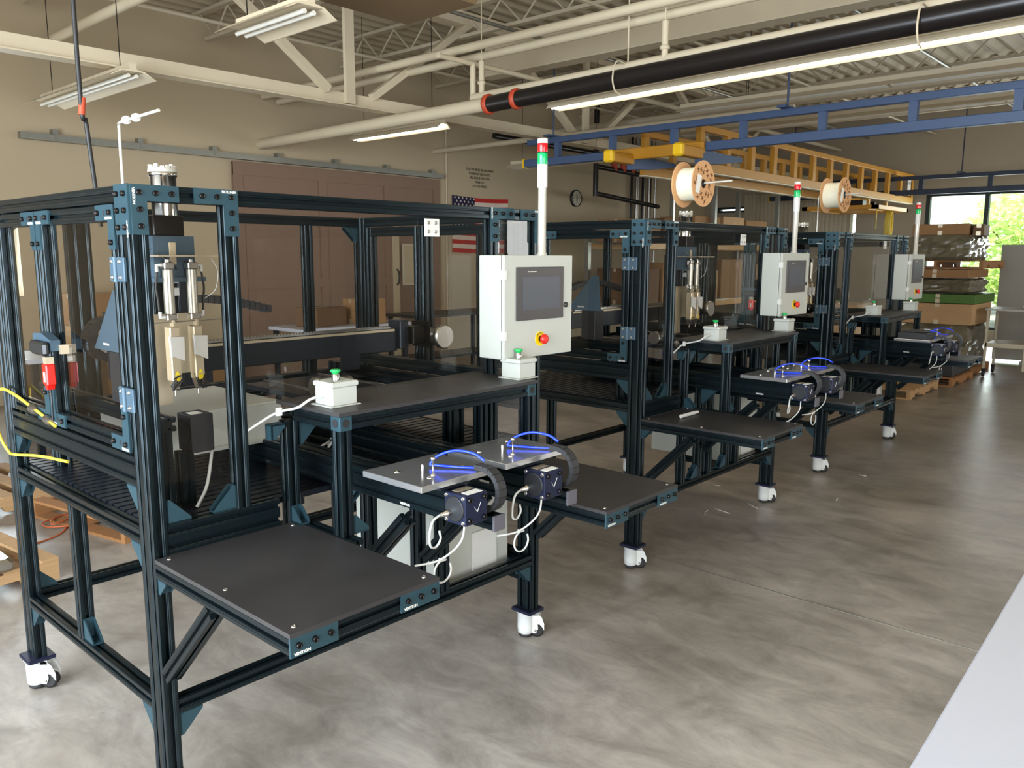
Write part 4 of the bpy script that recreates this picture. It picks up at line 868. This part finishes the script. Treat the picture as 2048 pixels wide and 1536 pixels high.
def spool_stand(x, y, z0, zr, label):
    t = thing('spool_stand', label, 'rod stand', (x, y, z0), 'spool holder rods on the machines'); Rm = Matrix.Rotation(0, 3, 'Z')
    m = MB(); m.tube([(0, 0, 0), (0, 0, zr-z0-.01), (0, -.01, zr-z0), (0, -.34, zr-z0+.006)], .005, 8, 1); m.obj('rod', 'rod_white', t)
    return t
spool_y(3.0, .022, 2.112, .120, .125, 'cardboard spool of pale filament above the middle machine')
spool_stand(3.0, .135, 1.92, 2.112, 'thin rod holding the spool above the middle machine')
spool_y(5.72, .305, 2.216, .137, .15, 'cardboard spool of pale filament above the farthest machine')
spool_stand(5.72, .44, 1.92, 2.216, 'thin rod holding the spool above the farthest machine')

# ------------------------------------------------------------------ stock and furniture
def pallet(x, y, z, lx, ly, label, mt='wood', rot=0, group=None):
    t = thing('pallet', label, 'pallet', (x, y, z), group); t.rotation_euler = (0, 0, rot)
    for yy in (0, ly/2-.02, ly-.04):
        m = MB(); q = lx*.16
        m.prism([(0, .018), (q, .018), (q+.02, .055), (q*2-.02, .055), (q*2, .018), (lx-q*2, .018), (lx-q*2+.02, .055), (lx-q-.02, .055), (lx-q, .018), (lx, .018), (lx, .105), (0, .105)], yy, yy+.04, 'y'); m.obj('stringer', mt, t)
    n = 7
    for i in range(n): w_ = .085+.015*(i % 2); xx = (lx-w_)*i/(n-1); m = MB(); m.box(xx, xx+w_, -.004, ly+.004, .105, .122); m.obj('deck_board', mt, t)
    for xx in (0, lx/2-.05, lx-.1): m = MB(); m.box(xx, xx+.1, 0, ly, 0, .018); m.obj('bottom_board', mt, t)
    return t
def cbox(x, y, z, sx, sy, sz, label, mt='cardboard', rot=0, group=None, name='cardboard_box'):
    t = thing(name, label, 'box', (x, y, z), group); t.rotation_euler = (0, 0, rot)
    m = MB(); m.box(-sx/2, sx/2, -sy/2, sy/2, 0, sz, None, .004); m.obj('carton', mt, t)
    m = MB(); m.box(-sx/2-.001, sx/2+.001, -.03, .03, sz-.05, sz+.001); m.box(-sx/2-.001, sx/2+.001, -.03, .03, 0, .06); m.obj('tape', 'tan_plate', t)
    return t
pallet(-.62, 2.22, 0, 1.12, 1.0, 'wooden pallet at the left edge behind the nearest machine', rot=.12)
pallet(.95, 2.62, 0, 1.15, 1.0, 'wooden pallet seen between the legs of the nearest machine', 'wood_dark', rot=.2)
pallet(.30, 3.75, 0, 1.1, 1.0, 'wooden pallet farther back behind the left foreground pallets', rot=.1)
m = MB(); m.box(-.55, .35, 0, .7, 0, .012); tag(m.obj('cardboard_sheet', 'cardboard_light', None, (-.35, 2.6, .125)), 'flat cardboard sheet lying on the pallet at the left edge', 'cardboard')
t = thing('steel_tray', 'bright steel tray on the pallet at the left edge', 'tray', (-.35, 2.28, .125)); m = MB(); m.box(-.2, .62, 0, .22, 0, .07, None, .02); m.obj('tray', 'steel', t)
gm = thing('grey_machine', 'grey cast machine housing at the left edge of the photo', 'machine', (-.30, 4.1, .122))
m = MB(); m.box(-.45, .40, -.3, .35, 0, .75, None, .06); m.obj('housing', 'grey_cast', gm)
m = MB(); m.lathe([(.06, 0), (.06, .03), (.03, .05)], 18, Matrix.Translation((.25, -.3, .5)) @ Matrix.Rotation(math.pi/2, 4, 'X')); m.obj('knob', 'bolt_black', gm)
pallet(-.62, 3.72, 0, .9, .9, 'wooden pallet under the grey cast machine')
t = thing('extension_cord', 'orange cord coiled on the floor behind the nearest machine', 'cord', (.85, 3.3, .004)); m = MB()
m.tube([(-.35, -.3, .0), (-.1, -.2, .0), (.15*math.cos(1), .1, .004)]+[(.16*math.cos(a)+.01*a, .13*math.sin(a), .006+.002*a) for a in [1+i*.8 for i in range(12)]]+[(.5, .4, .0), (1.0, .5, 0)], .005); m.obj('wire', 'cable_orange', t)
# cartons and shelving near the back wall, seen through the glass
gb = 'cartons along the back wall'
for i, (x, y, z, a, b, c_, mt, lab) in enumerate((
    (2.75, 7.4, 0, .8, .6, .95, 'cardboard_light', 'tall pale carton standing at the back wall left end'), (3.75, 7.5, 0, .7, .6, .62, 'cardboard', 'brown carton right of the tall pale carton by the back wall'),
    (2.75, 7.4, .95, .7, .5, .35, 'cardboard', 'brown carton on top of the tall pale carton'), (1.9, 6.4, 0, .7, .6, .8, 'cardboard_dark', 'dark brown carton in front of the tall pale carton'))):
    cbox(x, y, z, a, b, c_, lab, mt, .05*i, gb)
def bench(x, y, label, top='table_white', L=1.6):
    t = thing('work_bench', label, 'bench', (x, y, 0)); m = MB(); m.box(0, L, 0, .7, .86, .90, None, .004); m.obj('bench_top', top, t)
    for a in (.04, L-.08):
        for b in (.04, .62): m = MB(); m.box(a, a+.05, b, b+.05, 0, .86); m.obj('leg', 'inner_dark', t)
    m = MB(); m.box(.04, L-.04, .1, .65, .25, .28); m.obj('lower_shelf', 'inner_dark', t)
bench(4.2, 5.6, 'work bench seen through the nearest machine below the brown sliding door')
bench(1.2, 4.9, 'work bench at left behind the nearest machine glass')
bench(6.5, 6.3, 'work bench right of the other one, below the notice board', 'board_black', 1.8)
cbox(4.7, 5.95, .90, .5, .35, .22, 'small carton on the bench below the brown sliding door', 'cardboard_dark', .2, gb)
cbox(5.3, 5.9, .90, .4, .35, .3, 'upright small carton on the bench below the brown sliding door', 'cardboard', -.1, gb)
# pallet rack with cartons behind the far machines
rk = thing('pallet_rack', 'tall pallet rack loaded with cartons behind the far machines', 'rack', (10.4, 5.4, 0))
for x in (0, 2.7, 5.4):
    for y in (0, .9): m = MB(); m.box(x-.04, x+.04, y-.04, y+.04, 0, 3.1 if x else 2.3); m.obj('upright', 'galv', rk)
for z in (.9, 1.95):
    for y in (0, .9): m = MB(); m.box(.04, 5.36, y-.02, y+.02, z-.1, z); m.obj('beam', 'crane_yellow', rk)
    m = MB(); m.box(.04, 5.36, -.02, .92, z, z+.015); m.obj('rack_deck', 'galv', rk)
gx = 'cartons on the pallet rack'
k = 0; x = 10.85
names_ = ['leftmost', 'second', 'third', 'fourth', 'fifth', 'sixth']
for lv, zz in (('top', 1.965), ('middle', .915)):
    x = 10.55
    for i in range(5):
        w_ = (.85, .95, 1.0, .9, .95)[i]; hh = (.38, .42, .50, .52, .48)[i] if lv == 'top' else (.6, .7, .55, .75, .65)[i]
        cbox(x+w_/2, 5.85, zz, w_-.04, .75, hh, '%s carton from the left on the %s level of the pallet rack' % (names_[i], lv), ('cardboard', 'cardboard_dark', 'cardboard', 'cardboard_light', 'cardboard')[(i+(lv != 'top')) % 5], 0, gx); x += w_+.08
cp = MB(); x = 0
while x < 2.5: cp.box(0, .03, x, x+.05, 0, 1.0); x += .1
cp.box(.03, .04, 0, 2.5, 0, 1.0); tag(cp.obj('corrugated_panel', 'truss_far', None, (17.955, 4.75, 2.2)), 'pale corrugated panel on the far wall above the rack', 'panel')
# wrapped stacks on pallets by the big window
def wrapped(x, y, z, sx, sy, sz, label, mt='wrap'):
    t = thing('wrapped_load', label, 'wrapped load', (x, y, z), 'plastic wrapped loads by the big window'); m = MB()
    n = 10; rows = 8; vs, fs = [], []
    for r in range(rows+1):
        for i in range(4*n):
            s_, u = divmod(i, n); u = u/n; px, py = ((-sx/2+sx*u, -sy/2), (sx/2, -sy/2+sy*u), (sx/2-sx*u, sy/2), (-sx/2, sy/2-sy*u))[s_]
            j = 1-.075*R_.random()-(.06 if r in (0, rows) else 0)+.03*math.sin(r*1.3+x); vs.append((px*j, py*j, sz*r/rows))
    for r in range(rows):
        for i in range(4*n): q = (i+1) % (4*n); fs.append((r*4*n+i, r*4*n+q, (r+1)*4*n+q, (r+1)*4*n+i))
    fs += [tuple(range(4*n-1, -1, -1)), tuple(range(rows*4*n, rows*4*n+4*n))]
    m.add(vs, fs); m.obj('wrap_film', mt, t); return t
SX, SY = 12.75, 1.25
pallet(SX-.65, SY-.55, 0, 1.3, 1.1, 'bottom pallet of the tall wrapped stack by the window', 'wood_dark')
wrapped(SX, SY, .125, 1.15, 1.0, .62, 'lowest wrapped load of the tall stack by the window')
cbox(SX, SY-.05, .75, 1.1, .95, .30, 'pale carton layer on the lowest wrapped load', 'cardboard_light', 0, 'cartons in the tall stack')
cbox(SX+.02, SY-.05, 1.06, 1.15, 1.0, .13, 'flat green carton in the middle of the tall stack', 'green_box', 0, 'cartons in the tall stack')
wrapped(SX+.05, SY, 1.20, 1.05, .9, .22, 'thin wrapped load on the green carton')
cbox(SX-.05, SY, 1.43, 1.15, .9, .12, 'flat brown carton under the upper pallet of the tall stack', 'cardboard', 0, 'cartons in the tall stack')
pallet(SX-.62, SY-.62, 1.56, 1.3, 1.25, 'upper pallet in the tall wrapped stack', 'wood_dark')
wrapped(SX, SY, 1.685, 1.1, .85, .36, 'upper wrapped load of the tall stack by the window')
cbox(SX-.0, SY+.05, 2.05, .8, .75, .16, 'long brown carton on top of the tall stack', 'cardboard', .04, 'cartons in the tall stack')
cbox(SX+.0, SY-.42, 2.04, .6, .14, .16, 'tilted brown carton at the right of the stack top', 'cardboard_dark', .1, 'cartons in the tall stack')
cbox(12.2, 2.6, .0, .9, .7, 1.0, 'big pale carton left of the tall wrapped stack', 'cardboard_light', .1, 'cartons in the tall stack')
pallet(9.55, .72, 0, 1.2, 1.1, 'empty pale pallet in front of the farthest machine shelf', 'wood')
pallet(11.0, .62, 0, 1.1, .9, 'second pallet behind the empty pale pallet', 'wood_dark')
t = thing('black_panel_stack', 'stack of black flat panels on the second pallet', 'panels', (11.1, .65, .125)); m = MB(); m.box(0, .95, 0, .8, 0, .20, None, .01); m.obj('panels', 'board_black', t)
bdp = thing('grey_partition', 'tall grey partition board near the far window', 'partition', (14.5, -2.6, 0)); m = MB(); m.box(0, .06, 0, 3.5, .05, 1.93, None, .004); m.obj('board', 'board_grey', bdp); m = MB(); m.box(-.2, .26, .3, .36, 0, .05); m.box(-.2, .26, 3.0, 3.06, 0, .05); m.obj('foot', 'galv', bdp)
ct = thing('service_cart', 'tan service cart with pale boxes at the right edge', 'cart', (12.4, -.35, 0))
m = MB(); m.box(-.03, .65, -.55, .95, .97, .995); m.obj('top_tray', 'cart_top', ct)
m = MB(); m.box(0, .62, -.5, .92, .44, .50); m.obj('shelf', 'cart_tan', ct)
for a in (0, .59):
    for b in (-.52, .40, .90):
        m = MB(); m.box(a, a+.03, b, b+.03, .12, .97); lg = m.obj('leg', 'cart_tan', ct)
        if b != .40: m = MB(); m.lathe([(.05, -.015), (.055, 0), (.05, .015)], 16, Matrix.Translation((a+.015, b+.015, .056)) @ Matrix.Rotation(math.pi/2, 4, 'X')); m.box(a, a+.03, b-.01, b+.04, .09, .125); m.obj('caster', 'rubber', lg)
for i, z in enumerate((.50, .68)): m = MB(); m.box(-.3, .3, -.2, .2, 0, .175, None, .003); tag(m.obj('pale_carton', 'cart_tan', None, (12.71, -.25, z)), ('lower' if i == 0 else 'upper')+' of two pale boxes on the cart shelf', 'box')
m = MB(); m.lathe([(.06, 0), (.08, .03), (.03, .06)], 8); tag(m.obj('crumpled_paper', 'white_label', None, (12.6, .1, .995)), 'crumpled white paper lying on the cart top', 'paper')
# white table in the near right corner
wt = thing('white_table', 'white table top in the bottom right corner', 'table', (.2, -1.94, 0)); m = MB(); m.box(0, 2.3, -.8, 0, .86, .90, None, .004); wtm = m.obj('table_top', 'table_white', wt); wt.rotation_euler = (0, 0, .035)
for a in (.08, 2.17):
    for b in (-.12, -.74): m = MB(); m.box(a, a+.05, b, b+.05, 0, .86); m.obj('leg', 'galv', wt)
# plastic offcuts and a leaf on the floor
for i, (x, y, a, L) in enumerate(((3.9, .35, .3, .10), (4.0, .28, 1.3, .13), (4.25, .18, 1.0, .12), (4.8, -.2, .2, .07), (5.0, .42, .9, .06), (4.55, .62, 1.9, .05), (5.6, -.1, 1.4, .06))):
    m = MB(); m.tube([(-L/2, 0, .003), (0, .006, .004), (L/2, 0, .003)], .0022, 5, 3); o = m.obj('plastic_offcut', 'white_label', None, (x, y, 0)); o.rotation_euler = (0, 0, a); tag(o, ('white plastic offcut nearest the right front caster of the middle machine', 'long white plastic offcut beside the nearest one on the floor', 'long white plastic offcut right of the two crossing ones', 'short white plastic offcut lying alone on the open floor', 'short white plastic offcut close to the farthest machine caster', 'smallest white plastic offcut next to the middle machine caster', 'white plastic offcut farthest to the right on the floor')[i], 'offcut', 'white plastic offcuts on the floor')
m = MB(); m.add([(-.02, 0, .002), (0, -.008, .006), (.022, 0, .003), (0, .008, .005)], [(0, 1, 2, 3)]); m.add([(-.02, 0, .001), (0, -.008, .005), (.022, 0, .002), (0, .008, .004)], [(3, 2, 1, 0)]); o = m.obj('leaf', 'leaf', None, (.72, -1.09, 0)); tag(o, 'small green leaf lying on the concrete floor', 'leaf')
t = thing('marker_pen', 'white marker pen lying on the middle machine shelf', 'pen', (2.95, -.035, .872)); m = MB(); m.cyl((-.09, 0, 0), (.06, 0, 0), .010, 12); m.obj('barrel', 'white_plastic', t); m = MB(); m.cyl((.06, 0, 0), (.09, 0, 0), .008, 12); m.obj('cap', 'white_label', t)
bf = thing('black_fixture', 'black boxed fixture on the farthest slide plate', 'fixture', (5.45+.53, .165-.57, 1.0815)); m = MB(); m.box(0, .26, .02, .24, 0, .05, None, .004); m.box(.04, .20, .05, .2, .05, .065, None, .004); m.obj('housing', 'black_plastic', bf)

# ------------------------------------------------------------------ outside
m = MB(); m.box(XF+.2, 70, -40, 40, -.3, -.1); structure(m.obj('ground', 'lawn'))
def tree(x, y, h, r, label):
    t = thing('tree', label, 'tree', (x, y, -.1), 'leafy trees outside the far window')
    m = MB(); m.cyl((0, 0, 0), (0, 0, h*.5), .16, 10, .10)
    for k in range(6): a = k*1.1; m.cyl((0, 0, h*(.25+.04*k)), (math.cos(a)*r*.6, math.sin(a)*r*.6, h*(.5+.05*k)), .05, 6, .02)
    m.obj('trunk', 'bark', t)
    for mt, n in (('leaf', 2600), ('leaf_light', 1500)):
        m = MB(); vs, fs = [], []
        for i in range(n):
            u = R_.uniform(-1, 1); a = R_.uniform(0, 6.283); q = (R_.random())**.4; s_ = math.sqrt(1-u*u)
            bump_ = 1+.22*math.sin(3*a+x)*math.cos(4*u+y)
            c = Vector((q*r*s_*math.cos(a)*bump_, q*r*s_*math.sin(a)*bump_, h*.52+q*u*h*.48)); L = R_.uniform(.09, .2)
            d1 = Vector((R_.uniform(-1, 1), R_.uniform(-1, 1), R_.uniform(-.6, .6))).normalized(); d2 = d1.cross(Vector((R_.uniform(-1, 1), R_.uniform(-1, 1), R_.uniform(-1, 1)))).normalized()
            k = len(vs); vs += [tuple(c-d1*L), tuple(c+d2*L*.5), tuple(c+d1*L), tuple(c-d2*L*.5)]; fs.append((k, k+1, k+2, k+3))
        m.add(vs, fs); m.obj('foliage', mt, t)
for i, (x, y, h, r) in enumerate(((30, 3.1, 4.4, 2.3), (31, -2.0, 5.0, 2.7), (29, -7.2, 4.4, 2.4), (36, .8, 5.6, 2.4), (24.5, -1.4, 2.5, 1.6), (24.5, 1.9, 2.2, 1.5))): tree(x, y, h, r, ('leafy tree left of the window mullion outside', 'tall leafy tree in the right part of the far window', 'leafy tree hidden by the right edge of the window', 'high tree farthest outside behind the others', 'low bush outside behind the grey partition', 'low bush outside behind the wrapped stack')[i])
